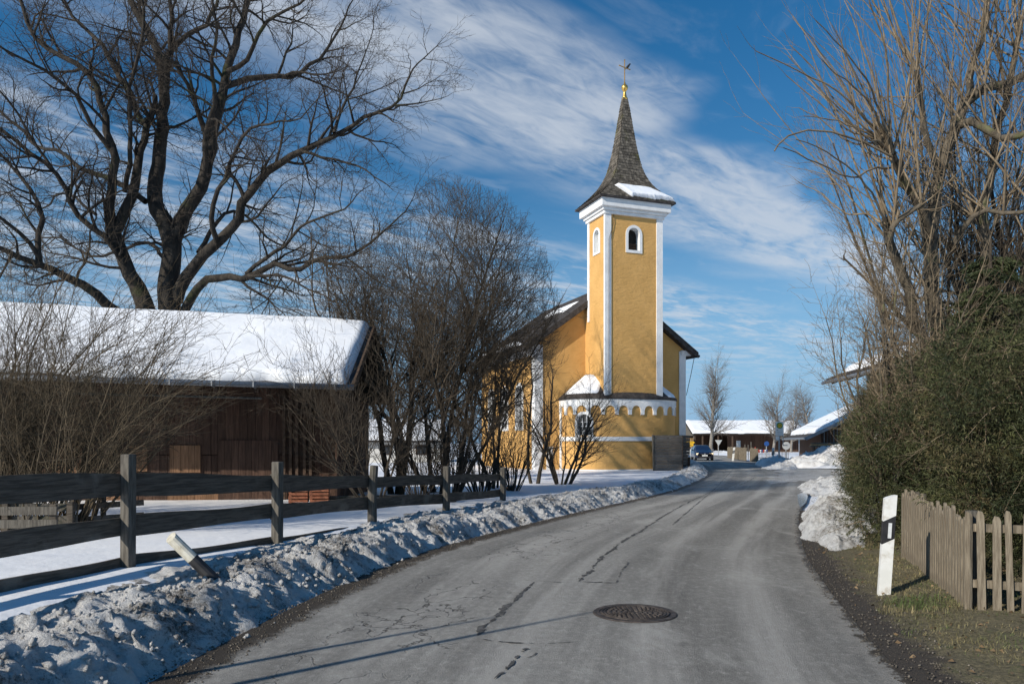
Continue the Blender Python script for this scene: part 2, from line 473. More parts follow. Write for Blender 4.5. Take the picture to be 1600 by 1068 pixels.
class MB:
    def __init__(self):
        self.v, self.f = [], []

    def add(self, verts, faces):
        b = len(self.v)
        self.v.extend([tuple(x) for x in verts])
        self.f.extend([tuple(i + b for i in f) for f in faces])

    def quad(self, a, b, c, d):
        self.add((a, b, c, d), ((0, 1, 2, 3),))

    def hexa(self, p):
        """8 points: bottom ring 0-3 counter-clockwise from above, top ring 4-7"""
        self.add(p, ((3, 2, 1, 0), (4, 5, 6, 7), (0, 1, 5, 4), (1, 2, 6, 5), (2, 3, 7, 6), (3, 0, 4, 7)))

    def box(self, x0, x1, y0, y1, z0, z1, M=None):
        p = [(x0, y0, z0), (x1, y0, z0), (x1, y1, z0), (x0, y1, z0), (x0, y0, z1), (x1, y0, z1), (x1, y1, z1), (x0, y1, z1)]
        if M is not None:
            p = [M @ Vector(q) for q in p]
        self.hexa(p)

    def beam(self, a, b, w, h, up=(0, 0, 1)):
        """square bar from a to b"""
        a, b = Vector(a), Vector(b)
        t = (b - a).normalized()
        s = t.cross(Vector(up))
        if s.length < 1e-4:
            s = t.cross(Vector((0, 1, 0)))
        s = s.normalized() * (w / 2)
        n = s.normalized().cross(t) * (h / 2)
        self.hexa([a - s - n, a + s - n, b + s - n, b - s - n, a - s + n, a + s + n, b + s + n, b - s + n])

    def tube(self, pts, rad, n=8, cap=True):
        pts = [Vector(p) for p in pts]
        rad = rad if isinstance(rad, (list, tuple)) else [rad] * len(pts)
        b = len(self.v)
        d = (pts[-1] - pts[0]).normalized()
        ref = Vector((0, 0, 1)) if abs(d.z) < 0.8 else Vector((1, 0, 0))
        for i, p in enumerate(pts):
            t = (pts[min(i + 1, len(pts) - 1)] - pts[max(i - 1, 0)]).normalized()
            s = t.cross(ref).normalized()
            u = s.cross(t)
            for k in range(n):
                a = 2 * math.pi * k / n
                self.v.append(tuple(p + (s * math.cos(a) + u * math.sin(a)) * rad[i]))
        for i in range(len(pts) - 1):
            for k in range(n):
                k2 = (k + 1) % n
                self.f.append((b + i * n + k, b + i * n + k2, b + (i + 1) * n + k2, b + (i + 1) * n + k))
        if cap:
            self.f.append(tuple(b + k for k in reversed(range(n))))
            self.f.append(tuple(b + (len(pts) - 1) * n + k for k in range(n)))

    def lathe(self, prof, n=16, c=(0, 0, 0)):
        b = len(self.v)
        for r, z in prof:
            for k in range(n):
                a = 2 * math.pi * k / n
                self.v.append((c[0] + r * math.cos(a), c[1] + r * math.sin(a), c[2] + z))
        for i in range(len(prof) - 1):
            for k in range(n):
                k2 = (k + 1) % n
                self.f.append((b + i * n + k, b + i * n + k2, b + (i + 1) * n + k2, b + (i + 1) * n + k))
        self.f.append(tuple(b + k for k in reversed(range(n))))
        self.f.append(tuple(b + (len(prof) - 1) * n + k for k in range(n)))

    def build(self, name, m, parent=None, origin=(0, 0, 0), smooth=False, bevel=0.0):
        me = bpy.data.meshes.new(name)
        o3 = origin
        me.from_pydata([(x - o3[0], y - o3[1], z - o3[2]) for x, y, z in self.v], [], self.f)
        if smooth:
            for p in me.polygons:
                p.use_smooth = True
        me.update()
        o = link(name, me, m, parent)
        if parent is None:
            o.location = origin
        if bevel:
            bm = o.modifiers.new("bevel", 'BEVEL')
            bm.width = bevel
            bm.segments = 2
            bm.limit_method = 'ANGLE'
        return o


def islands(mb):
    """the separate pieces of an MB as MBs of their own"""
    par = list(range(len(mb.v)))

    def find(i):
        while par[i] != i:
            par[i] = par[par[i]]
            i = par[i]
        return i
    seen = {}
    for i, v in enumerate(mb.v):
        k = (round(v[0], 4), round(v[1], 4), round(v[2], 4))
        if k in seen:
            par[find(i)] = find(seen[k])
        else:
            seen[k] = i
    for f in mb.f:
        for i in f[1:]:
            par[find(i)] = find(f[0])
    out = {}
    for f in mb.f:
        r = find(f[0])
        m, idx = out.setdefault(r, (MB(), {}))
        g = []
        for i in f:
            if i not in idx:
                idx[i] = len(m.v)
                m.v.append(mb.v[i])
            g.append(idx[i])
        m.f.append(tuple(g))
    return [m for m, _ in out.values()]


def build_each(mb, name, m, parent, origin=(0, 0, 0), **kw):
    return [q.build(name, m, parent, origin, **kw) for q in islands(mb)]


# value noise -----------------------------------------------------------
def _h(ix, iy, s):
    n = (ix.astype(np.int64) * 374761393 + iy.astype(np.int64) * 668265263 + s * 974711) & 0x7fffffff
    n = ((n ^ (n >> 13)) * 1274126177) & 0x7fffffff
    return ((n ^ (n >> 16)) & 0xffff) / 65535.0


def vn(x, y, s=0):
    x, y = np.asarray(x, float), np.asarray(y, float)
    ix, iy = np.floor(x), np.floor(y)
    fx, fy = x - ix, y - iy
    fx, fy = fx * fx * (3 - 2 * fx), fy * fy * (3 - 2 * fy)
    a, b = _h(ix, iy, s), _h(ix + 1, iy, s)
    c, d = _h(ix, iy + 1, s), _h(ix + 1, iy + 1, s)
    return (a * (1 - fx) + b * fx) * (1 - fy) + (c * (1 - fx) + d * fx) * fy - 0.5


def fbm(x, y, s=0, o=4, g=0.5):
    t, a = 0, 1.0
    for i in range(o):
        t = t + a * vn(np.asarray(x) * 2 ** i + 17.3 * i, np.asarray(y) * 2 ** i - 9.1 * i, s + i)
        a *= g
    return t


def sst(x, a, b):
    t = np.clip((np.asarray(x, float) - a) / (b - a), 0, 1)
    return t * t * (3 - 2 * t)


def resample(pts, step):
    """Catmull-Rom through pts, spaced evenly"""
    p = np.array(pts, float)
    p = np.vstack((2 * p[0] - p[1], p, 2 * p[-1] - p[-2]))
    out = []
    for i in range(1, len(p) - 2):
        t = np.linspace(0, 1, 24, endpoint=False)[:, None]
        a, b, c, d = p[i - 1], p[i], p[i + 1], p[i + 2]
        out.append(0.5 * ((2 * b) + (c - a) * t + (2 * a - 5 * b + 4 * c - d) * t ** 2 + (3 * b - a - 3 * c + d) * t ** 3))
    out = np.vstack(out + [p[-2:-1]])
    s = np.concatenate(([0], np.cumsum(np.linalg.norm(np.diff(out, axis=0), axis=1))))
    if step is None:
        return out
    q = np.arange(0, s[-1], step)
    return np.stack([np.interp(q, s, out[:, k]) for k in range(out.shape[1])], 1)


def grid_faces(nr, nc):
    i = np.arange(nr - 1)[:, None] * nc + np.arange(nc - 1)[None, :]
    return np.stack((i, i + 1, i + nc + 1, i + nc), -1).reshape(-1, 4)


# ------------------------------------------------------------------ road and ground
LE = [(-2.9, -6), (-2.75, 2), (-2.5, 5.3), (-1.97, 9.1), (-1.04, 12.5), (1.53, 18.3), (5.2, 26), (8.2, 34), (10.7, 42), (13, 52), (15, 62),
      (17.2, 75), (19.5, 88), (20.5, 98), (17, 106), (5, 110), (-25, 113)]
RE = [(1.9, -6), (2.2, 2), (2.75, 5.3), (3.7, 9.1), (4.73, 12.5), (6.86, 18.3), (10.1, 26), (13.2, 34), (16.2, 42.5), (18.9, 52), (21, 64),
      (23, 77), (26, 91), (28.5, 106), (24, 116), (6, 121), (-25, 124)]
LD, RD = resample(LE, None), resample(RE, None)
SIDE = np.array([(10.6, 31.0), (14, 34.0), (20, 35.0), (40, 36), (40, 46.5), (24, 46.5), (19.0, 51.0), (16.6, 47.5), (14.6, 43), (12.2, 36)])


def in_poly(x, y, poly):
    r = np.zeros(np.shape(x), bool)
    n = len(poly)
    for i in range(n):
        (x0, y0), (x1, y1) = poly[i], poly[(i + 1) % n]
        if y0 == y1:
            continue
        c = ((y0 > y) != (y1 > y)) & (x < (x1 - x0) * (y - y0) / (y1 - y0) + x0)
        r ^= c
    return r


def dist_line(x, y, line):
    d = np.full(np.shape(x), 1e9)
    for (x0, y0), (x1, y1) in zip(line[:-1], line[1:]):
        dx, dy = x1 - x0, y1 - y0
        t = np.clip(((x - x0) * dx + (y - y0) * dy) / (dx * dx + dy * dy + 1e-12), 0, 1)
        d = np.minimum(d, np.hypot(x - x0 - t * dx, y - y0 - t * dy))
    return d


def field_z(x, y):
    """height of the snow fields away from the road"""
    dl = 0.30 - 0.20 * sst(y, 16, 32)
    return dl


def ground_z(x, y):
    x, y = np.asarray(x, float), np.asarray(y, float)
    Lc, Rc = LD[::4], RD[::4]
    road = np.vstack((Lc, Rc[::-1]))
    inside = in_poly(x, y, road) | in_poly(x, y, SIDE)
    dl, dr = dist_line(x, y, Lc), dist_line(x, y, Rc)
    ds = dist_line(x, y, np.vstack((SIDE, SIDE[:1])))
    d = np.minimum(np.minimum(dl, dr), ds)
    d = np.where(inside, 0, d)
    left = dl < dr
    f = np.where(left, field_z(x, y), 0.06 + 0.10 * sst(y, 14, 30))
    z = -0.07 + (f + 0.07) * sst(d, 0.25, 1.5) + 0.05 * fbm(x * 0.5, y * 0.5, 5, 3) * sst(d, 1, 3)
    return z


def steps(a, b, s, far, grow=1.22):
    c = list(np.arange(a, b + 1e-6, s))
    st, x = s, b
    while x < far[1]:
        st *= grow
        x += st
        c.append(x)
    st, x, pre = s, a, []
    while x > far[0]:
        st *= grow
        x -= st
        pre.append(x)
    return np.array(pre[::-1] + c)


gx = steps(-16, 30, 0.45, (-2500, 2500))
gy = steps(-4, 60, 0.45, (-120, 4000))
GX, GY = np.meshgrid(gx, gy)
GZ = ground_z(GX.ravel(), GY.ravel())
me = raw_mesh("ground", np.stack((GX.ravel(), GY.ravel(), GZ), 1), [grid_faces(len(gy), len(gx))], smooth=True)
tag(link("ground", me, M_snow), kind="structure")

n_s = 420
def even(pl, n):
    s = np.concatenate(([0], np.cumsum(np.linalg.norm(np.diff(pl, axis=0), axis=1))))
    return s
# pair left and right edges station by station
RL, RR = LD, RD
nc = 14
tt = np.linspace(0, 1, nc)
V = RL[:, None, :] * (1 - tt[None, :, None]) + RR[:, None, :] * tt[None, :, None]
arc = np.concatenate(([0], np.cumsum(np.linalg.norm(np.diff((RL + RR) / 2, axis=0), axis=1))))
UV = np.stack((np.broadcast_to(tt, V.shape[:2]), np.broadcast_to(arc[:, None], V.shape[:2])), -1).reshape(-1, 2)
V3 = np.concatenate((V, np.zeros(V.shape[:2] + (1,))), 2).reshape(-1, 3)
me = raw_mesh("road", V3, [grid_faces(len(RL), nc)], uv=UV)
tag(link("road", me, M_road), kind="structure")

mb = MB()
_sd = resample(list(map(tuple, SIDE)) + [tuple(SIDE[0])], 0.25)
_sd = _sd + np.stack((fbm(_sd[:, 0] * 0.9, _sd[:, 1] * 0.9, 3, 4), fbm(_sd[:, 0] * 0.9, _sd[:, 1] * 0.9, 13, 4)), 1) * 1.1
mb.add([(x, y, 0.005) for x, y in _sd], [tuple(range(len(_sd)))])
tag(mb.build("side_road", M_slush), kind="structure")


def ribbon(name, line, m, ts, zfun, ns=None, kind="structure", smooth=True):
    """sheet along a line; ts = offsets to its left; zfun(s, t, x, y) gives the height"""
    tg = np.gradient(line, axis=0)
    tg /= np.linalg.norm(tg, axis=1)[:, None]
    nr = np.stack((-tg[:, 1], tg[:, 0]), 1)
    s = np.concatenate(([0], np.cumsum(np.linalg.norm(np.diff(line, axis=0), axis=1))))
    X = line[:, None, 0] + nr[:, None, 0] * ts[None, :]
    Y = line[:, None, 1] + nr[:, None, 1] * ts[None, :]
    S = np.broadcast_to(s[:, None], X.shape)
    T = np.broadcast_to(ts[None, :], X.shape)
    dx, dy, Z = zfun(S, T, X, Y)
    V = np.stack((X + dx, Y + dy, Z), -1).reshape(-1, 3)
    uv = np.stack((T, S), -1).reshape(-1, 2)
    me = raw_mesh(name, V, [grid_faces(*X.shape)], uv=uv, smooth=smooth)
    return tag(link(name, me, m), kind=kind)


def lumps(x, y, s):
    """crusty, clotted plough snow"""
    b = fbm(x * 1.1, y * 1.1, s + 9, 2) * 0.20
    a = fbm(x * 3.3, y * 3.3, s, 3) * 0.16
    r = (0.5 - np.abs(fbm(x * 4.5, y * 4.5, s + 50, 2))) * 0.10
    c = np.maximum(vn(x * 8, y * 8, s + 20), 0) * 0.12 + vn(x * 15, y * 15, s + 31) * 0.075 + vn(x * 31, y * 31, s + 37) * 0.055
    return a + b + c + r


def bank_z(S, T, X, Y):
    crest = 0.26 + 0.10 * vn(S * 0.7, S * 0, 3) + 0.10 * vn(S * 0.23, S * 0, 8)
    # bank lower in front of the chapel
    foot = -0.06 + 0.30 * vn(S * 1.1, S * 0, 12) + 0.16 * vn(S * 3.7, S * 0, 14) + 0.10 * vn(S * 11, S * 0, 15)
    tt = T - foot
    fz = field_z(X, Y)
    up = sst(tt, 0.0, 0.66)
    back = sst(tt, 0.65, 1.6)
    z = -0.05 + (crest + 0.07) * up * (1 - back) + back * (fz + 0.02) * up
    z = np.maximum(z, np.where(back > 0, 0, z))
    amp = sst(tt, 0.0, 0.35) * (1 - sst(tt, 1.2, 1.9)) 
    z = z + lumps(X, Y, 40) * (0.15 + 0.85 * amp) * sst(tt, -0.05, 0.2) * 0.55
    z = np.where(T > 2.15, z - 0.25 * sst(T, 2.15, 2.5), z)
    dx = (vn(X * 6, Y * 6, 71) * 0.08 + vn(X * 19, Y * 19, 72) * 0.05) * amp
    dy = (vn(X * 6, Y * 6, 77) * 0.08 + vn(X * 19, Y * 19, 78) * 0.05) * amp
    return dx, dy, z


Lfine = resample(LE[:11], 0.02)
Lfine = Lfine[Lfine[:, 1] > 2.2]
s_all = np.concatenate(([0], np.cumsum(np.linalg.norm(np.diff(Lfine, axis=0), axis=1))))
keep = [0]
for i in range(1, len(Lfine)):
    d = Lfine[i, 1]
    if s_all[i] - s_all[keep[-1]] >= 0.0030 * max(d, 7):
        keep.append(i)
Lb = Lfine[keep]
ribbon("snow_bank", Lb, M_bank, np.concatenate((np.arange(-0.45, 1.4, 0.024), np.arange(1.4, 2.55, 0.06))), bank_z)


def clods(name, centres, sizes, m):
    """loose frozen crumbs: jittered little boulders, one mesh"""
    base = np.array([(1, 0, 0), (-1, 0, 0), (0, 1, 0), (0, -1, 0), (0, 0, 1), (0, 0, -1)] + [unit_((a, b, c)) for a in (-1, 1) for b in (-1, 1) for c in (-1, 1)])
    F = []
    for c in range(8):
        a, b, d = (-1, 1)[c >> 2 & 1], (-1, 1)[c >> 1 & 1], (-1, 1)[c & 1]
        ix, iy, iz, k = (0 if a > 0 else 1), (2 if b > 0 else 3), (4 if d > 0 else 5), 6 + c
        tri = [(ix, iy, k), (iy, iz, k), (iz, ix, k)]
        if a * b * d < 0:
            tri = [t[::-1] for t in tri]
        F += tri
    F = np.array(F)
    n = len(centres)
    V = base[None] * rng.uniform(0.65, 1.3, (n, 14, 1)) * rng.uniform(0.6, 1.2, (n, 1, 3)) * sizes[:, None, None] + centres[:, None, :]
    me = raw_mesh(name, V.reshape(-1, 3), [(F[None] + np.arange(n)[:, None, None] * 14).reshape(-1, 3)])
    return link(name, me, m)


def unit_(v):
    l = math.sqrt(sum(a * a for a in v))
    return tuple(a / l for a in v)


def bank_clods():
    n = 7000
    i = (len(Lb) * rng.random(n) ** 1.3).astype(int)
    tg = np.gradient(Lb, axis=0)
    tg /= np.linalg.norm(tg, axis=1)[:, None]
    nr = np.stack((-tg[:, 1], tg[:, 0]), 1)
    S_ = np.concatenate(([0], np.cumsum(np.linalg.norm(np.diff(Lb, axis=0), axis=1))))[i]
    T_ = rng.uniform(-0.14, 1.15, n)
    X, Y = Lb[i, 0] + nr[i, 0] * T_, Lb[i, 1] + nr[i, 1] * T_
    _, _, z = bank_z(S_, T_, X, Y)
    sz = 0.006 + 0.032 * rng.random(n) ** 3.0
    ok = (z > 0.02) | (rng.random(n) < 0.05)
    z = np.maximum(z, 0.0)
    o = clods("snow_clods", np.stack((X, Y, z + sz * 0.2), 1)[ok], sz[ok], M_bank)
    tag(o, "loose frozen snow crumbs scattered over the left roadside bank", "snow clods", kind="stuff")


M_grit = mat("brown_grit", (0.05, 0.042, 0.034), (0.16, 0.14, 0.115), 0.9, 20, island=0.4)


def road_grit():
    P_ = []
    for line, w0, w1, n in ((LD, -0.36, 0.06, 7000), (RD, -0.10, 0.55, 7000)):
        l = line[(line[:, 1] > 3.5) & (line[:, 1] < 24)]
        i = (len(l) * rng.random(n) ** 1.2).astype(int)
        tg = np.gradient(l, axis=0)
        tg /= np.linalg.norm(tg, axis=1)[:, None]
        nr = np.stack((-tg[:, 1], tg[:, 0]), 1)
        o = rng.uniform(w0, w1, n) if line is LD else -rng.uniform(w0, w1, n)
        p = l[i] + nr[i] * o[:, None] + tg[i] * rng.uniform(-0.1, 0.1, (n, 1))
        z = np.zeros(n) + 0.002
        if line is RD:
            z = Rverge(None, o, p[:, 0], p[:, 1])[2] + 0.003
            z = np.maximum(z, 0.002)
        P_.append(np.c_[p, z])
    p = np.concatenate(P_)
    o = clods("road_grit", p, 0.002 + 0.010 * rng.random(len(p)) ** 3, M_grit)
    tag(o, "loose brown grit and gravel washed along both road edges", "grit", kind="stuff")


bank_clods()


def Rverge(S, T, X, Y):
    u = -T
    z = 0.0 + 0.10 * sst(u, 0.5, 1.4) + lumps(X, Y, 90) * 0.16 * sst(u, 0.05, 0.6) - 0.008 + 0.06 * sst(u, 2, 4)
    return 0 * X, 0 * X, z


Rv = resample(RE[:7], 0.06)
Rv = Rv[(Rv[:, 1] > 3.0) & (Rv[:, 1] < 19)]
tsr = -np.concatenate((np.arange(-0.04, 3.0, 0.05), np.arange(3.0, 9, 0.4)))
tsr = np.ascontiguousarray(tsr)
def ribbon_pos(line, ts):
    return ribbon(line=line, ts=ts, name="grass_verge", m=M_verge, zfun=Rverge)
vg = ribbon_pos(Rv, tsr)
for l in (vg.data.uv_layers[0],):
    a = np.empty(len(l.data) * 2, dtype=np.float32)
    l.data.foreach_get("uv", a)
    a[0::2] *= -1
    l.data.foreach_set("uv", a)
vg.data.flip_normals()


def mound(name, cx, cy, rx, ry, h, rot, m, n=70, seed=0, base=0.0, sharp=1.0, amp=1.0):
    g = np.linspace(-1.15, 1.15, n)
    X, Y = np.meshgrid(g, g)
    r = np.hypot(X, Y) + 0.30 * fbm(X * 2.2 + seed, Y * 2.2, seed, 3)
    k = np.clip(1 - r, 0, 1) ** sharp
    k = k * k * (3 - 2 * k) * 0.6 + k * 0.4
    c, s = math.cos(rot), math.sin(rot)
    WX = cx + X * rx * c - Y * ry * s
    WY = cy + X * rx * s + Y * ry * c
    Z = base - 0.05 + k * h + lumps(WX, WY, seed) * amp * np.clip(k * 3, 0, 1)
    Z = np.where(r > 1, base - 0.12, Z)
    me = raw_mesh(name, np.stack((WX, WY, Z), -1).reshape(-1, 3), [grid_faces(n, n)], smooth=True)
    return tag(link(name, me, m), kind="structure")


# right-hand heap beside the hedge, ridge between bend and lane, big ploughed pile at the junction
mound("snow_heap", 7.05, 16.4, 4.8, 0.92, 0.56, R(66), M_heap, 150, 3, 0.0, 0.75, 0.8)
mound("snow_heap", 20.9, 60.5, 13.5, 1.7, 0.55, R(72), M_pile, 90, 6, 0.05, 0.7, 1.0)
mound("snow_heap", 24.6, 57.5, 4.6, 3.2, 1.45, R(8), M_pile, 150, 11, 0.0, 0.9, 1.5)
mound("snow_heap", 22.0, 53.2, 4.6, 2.6, 0.9, R(0), M_pile, 80, 15, 0.0, 0.8, 1.5)
mound("snow_heap", 29.4, 57.0, 4.5, 2.6, 0.9, R(-8), M_pile, 80, 19, 0.0, 0.9, 1.0)
mound("snow_heap", 31.0, 117.5, 16, 1.8, 0.55, R(4), M_pile, 60, 23, 0.0, 0.7, 0.8)


mound("snow_heap", 12.3, 28.3, 4.2, 1.7, 0.45, R(62), M_heap, 90, 27, 0.0, 0.75, 0.8)


# seams, cracks and patch in the asphalt --------------------------------
def gp(px, py, z=0.004):
    d = FPX * (CAMH - z) / (py - HOR)
    return ((px - 800) * d / FPX, d, z)


def seam(pts, w0, w1, z, rag=0.35, name="tar_seam", m=None, seed=0):
    """dark joint broken into ragged crumbs: small cells along the line, kept by a noise threshold"""
    line = resample([gp(*p)[:2] for p in pts], 0.022)
    tg = np.gradient(line, axis=0)
    tg /= np.linalg.norm(tg, axis=1)[:, None] + 1e-9
    nr = np.stack((-tg[:, 1], tg[:, 0]), 1)
    n = len(line)
    s_ = np.arange(n) * 0.022
    w = np.linspace(w0, w1, n) * (1 + 0.6 * fbm(s_ * 2.5, s_ * 0, seed, 4)) * sst(np.minimum(s_, s_[::-1]), -0.05, 0.25)
    wob = 0.5 * w * fbm(s_ * 2, s_ * 0, seed + 3, 4)
    nj = 9
    t_ = np.linspace(-0.5, 0.5, nj)
    X = line[:, None, 0] + nr[:, None, 0] * (t_[None, :] * w[:, None] + wob[:, None])
    Y = line[:, None, 1] + nr[:, None, 1] * (t_[None, :] * w[:, None] + wob[:, None])
    V = np.stack((X, Y, np.full(X.shape, z)), -1).reshape(-1, 3)
    F = grid_faces(n, nj)
    cx, cy = V[F, 0].mean(1), V[F, 1].mean(1)
    e = np.abs(np.broadcast_to((t_[:-1] + t_[1:])[None, :], (n - 1, nj - 1)).reshape(-1))
    k = fbm(cx * 14, cy * 14, seed + 5, 4) + 0.45 - e * (0.55 + 0.5 * rag) - 0.25 * rag
    k += 0.35 * fbm(cx * 2.5, cy * 2.5, seed + 9, 2)
    F = F[k > 0]
    if len(F):
        tag(link(name, raw_mesh(name, V, [F]), m or M_tar), kind="structure")


def stain(pts, z, m, name, seed=0):
    c = [gp(*p)[:2] for p in pts]
    line = resample(c + [c[0]], 0.05)
    ctr = line.mean(0)
    k = 1 + 0.10 * fbm(line[:, 0] * 4, line[:, 1] * 4, seed, 4)
    line = ctr + (line - ctr) * k[:, None]
    mb = MB()
    mb.add([(x, y, z) for x, y in line] , [tuple(range(len(line)))])
    tag(mb.build(name, m), kind="structure")


seam([(835, 908), (815, 925), (790, 950), (764, 972)], 0.06, 0.09, 0.005, seed=2)
seam([(764, 972), (745, 992)], 0.10, 0.16, 0.006, 0.6, seed=4)
seam([(745, 996), (790, 1003), (850, 1005), (910, 1001)], 0.05, 0.03, 0.007, 0.5, seed=5)
seam([(830, 1006), (810, 1025), (785, 1050), (765, 1066)], 0.10, 0.05, 0.008, 0.8, seed=6)
seam([(855, 1005), (835, 1022), (815, 1030)], 0.06, 0.02, 0.006, 0.9, seed=26)
seam([(1110, 768), (1060, 792), (1010, 823), (950, 862), (920, 893), (903, 908)], 0.05, 0.10, 0.005, 0.5, seed=7)
seam([(903, 908), (935, 909), (972, 911)], 0.10, 0.09, 0.006, 0.7, seed=8)
seam([(985, 875), (972, 890), (962, 910)], 0.05, 0.07, 0.007, 1.0, seed=9)
seam([(835, 907), (870, 909), (905, 909)], 0.025, 0.03, 0.009, 0.7, seed=10)
seam([(1180, 745), (1150, 760), (1110, 768)], 0.06, 0.06, 0.005, 0.5, seed=11)
seam([(1145, 733), (1120, 760), (1085, 790), (1050, 820)], 0.05, 0.04, 0.009, 0.6, seed=12)
for k, pl in enumerate([[(1255, 968), (1275, 971)], [(1300, 940), (1322, 943)], [(1065, 925), (1068, 940)], [(1052, 1006), (1056, 1012)], [(1060, 980), (1066, 984)],
                        [(1262, 1004), (1284, 1006)], [(1090, 955), (1094, 962)]]):
    seam(pl, 0.03, 0.02, 0.006, 0.9, seed=30 + k)
# ice at the road edge under the heap
stain([(1246, 772), (1256, 769), (1262, 775), (1258, 786), (1250, 792), (1247, 782)], 0.006, M_ice, "ice_patch", 3)


# manhole ----------------------------------------------------------------
def manhole():
    x, y, _ = gp(992, 957)
    t = thing("manhole_cover", "round rusty cast iron manhole cover set in the asphalt", "manhole cover", (x, y, 0.0))
    mb = MB()
    for r0, r1, z in ((0.345, 0.395, 0.012), ):
        n = 48
        for k in range(n):
            a, b = 2 * math.pi * k / n, 2 * math.pi * (k + 1) / n
            p = lambda r, q, h: (r * math.cos(q), r * math.sin(q), h)
            mb.quad(p(r0, a, z), p(r1, a, z), p(r1, b, z), p(r0, b, z))
            mb.quad(p(r1, a, z), p(r1 + 0.012, a, 0.002), p(r1 + 0.012, b, 0.002), p(r1, b, z))
            mb.quad(p(r0, b, z), p(r0, b, -0.004), p(r0, a, -0.004), p(r0, a, z))
    mb.build("frame", M_iron, t)
    mb = MB()
    mb.lathe([(0.335, 0.0), (0.335, 0.009), (0.001, 0.0095)], 48)
    # raised studs in rings
    for i, r in enumerate((0.05, 0.10, 0.15, 0.20, 0.25)):
        n = int(2 * math.pi * r / 0.052)
        for k in range(n):
            a = 2 * math.pi * (k + 0.5 * (i % 2)) / n
            M = Matrix.Translation((r * math.cos(a), r * math.sin(a), 0)) @ Matrix.Rotation(a, 4, 'Z')
            mb.box(-0.014, 0.014, -0.016, 0.016, 0.0085, 0.019, M)
    for r0, r1 in ((0.285, 0.298), (0.315, 0.328)):
        n = 48
        for k in range(n):
            a, b = 2 * math.pi * k / n, 2 * math.pi * (k + 1) / n
            p = lambda r, q, h: (r * math.cos(q), r * math.sin(q), h)
            mb.quad(p(r0, a, 0.017), p(r1, a, 0.017), p(r1, b, 0.017), p(r0, b, 0.017))
            mb.quad(p(r1, a, 0.017), p(r1, a, 0.008), p(r1, b, 0.008), p(r1, b, 0.017))
            mb.quad(p(r0, b, 0.017), p(r0, b, 0.008), p(r0, a, 0.008), p(r0, a, 0.017))
    mb.build("cover", M_iron, t)


manhole()


# ------------------------------------------------------------------ roof and wall helpers
def snow_slab(name, p00, p10, p11, p01, thick, m, parent, nx=40, ny=20, seed=0, edge=0.06, rag=0.03, origin=(0, 0, 0)):
    """snow lying on the sloping quad p00 p10 (eave) p11 p01 (ridge), rounded and ragged at its edges"""
    a, b, c, d = (np.array(q, float) for q in (p00, p10, p11, p01))
    u, v = np.meshgrid(np.linspace(0, 1, nx), np.linspace(0, 1, ny))
    U, W = u[..., None], v[..., None]
    lo = fbm(u * 14 + seed, v * 0, seed, 3) * rag
    B = a * (1 - U) * (1 - W) + b * U * (1 - W) + c * U * W + d * (1 - U) * W
    L = np.linalg.norm(b - a)
    H = np.linalg.norm(d - a)
    ex = np.minimum(u, 1 - u) * L
    ey = np.minimum(v, 1 - v) * H
    k = np.sqrt(np.clip(np.minimum(ex, ey) / edge, 0, 1))
    n = np.cross(b - a, d - a)
    n /= np.linalg.norm(n)
    if n[2] < 0:
        n = -n
    slope = (d - a) / H
    hh = thick * k * (1 + 0.35 * fbm(u * L * 0.6, v * H * 0.6, seed + 3, 3))
    T = B + n * hh[..., None] - slope * (lo * (1 - v) ** 8)[..., None] * 3 * 1.0
    T = T.reshape(-1, 3)
    n0 = len(T)
    rim = np.concatenate((np.arange(nx), np.arange(nx - 1, nx * ny, nx)[1:], np.arange(nx * ny - 1, nx * (ny - 1) - 1, -1)[1:], np.arange(nx * (ny - 1), -1, -nx)[1:-1]))
    low = T[rim] - n * 0.03
    V = np.concatenate((T, low))
    j = np.arange(len(rim))
    j2 = (j + 1) % len(rim)
    side = np.stack((rim[j], n0 + j, n0 + j2, rim[j2]), 1)
    me = raw_mesh(name, V - np.array(origin), [grid_faces(ny, nx), side], smooth=True)
    return link(name, me, m, parent)


def slab(mb, p00, p10, p11, p01, thick):
    """plate of given thickness under the quad"""
    q = [Vector(x) for x in (p00, p10, p11, p01)]
    n = (q[1] - q[0]).cross(q[3] - q[0]).normalized()
    if n.z < 0:
        n = -n
    lo = [x - n * thick for x in q]
    mb.add(list(lo) + list(q), ((3, 2, 1, 0), (4, 5, 6, 7), (0, 1, 5, 4), (1, 2, 6, 5), (2, 3, 7, 6), (3, 0, 4, 7)))


def arch_outline(xc, w, zb, zt, n=10):
    r = w / 2
    sp = zt - r
    pts = [(xc - r, zb)]
    for i in range(n + 1):
        a = math.pi - math.pi * i / n
        pts.append((xc + r * math.cos(a), sp + r * math.sin(a)))
    pts.append((xc + r, zb))
    return pts


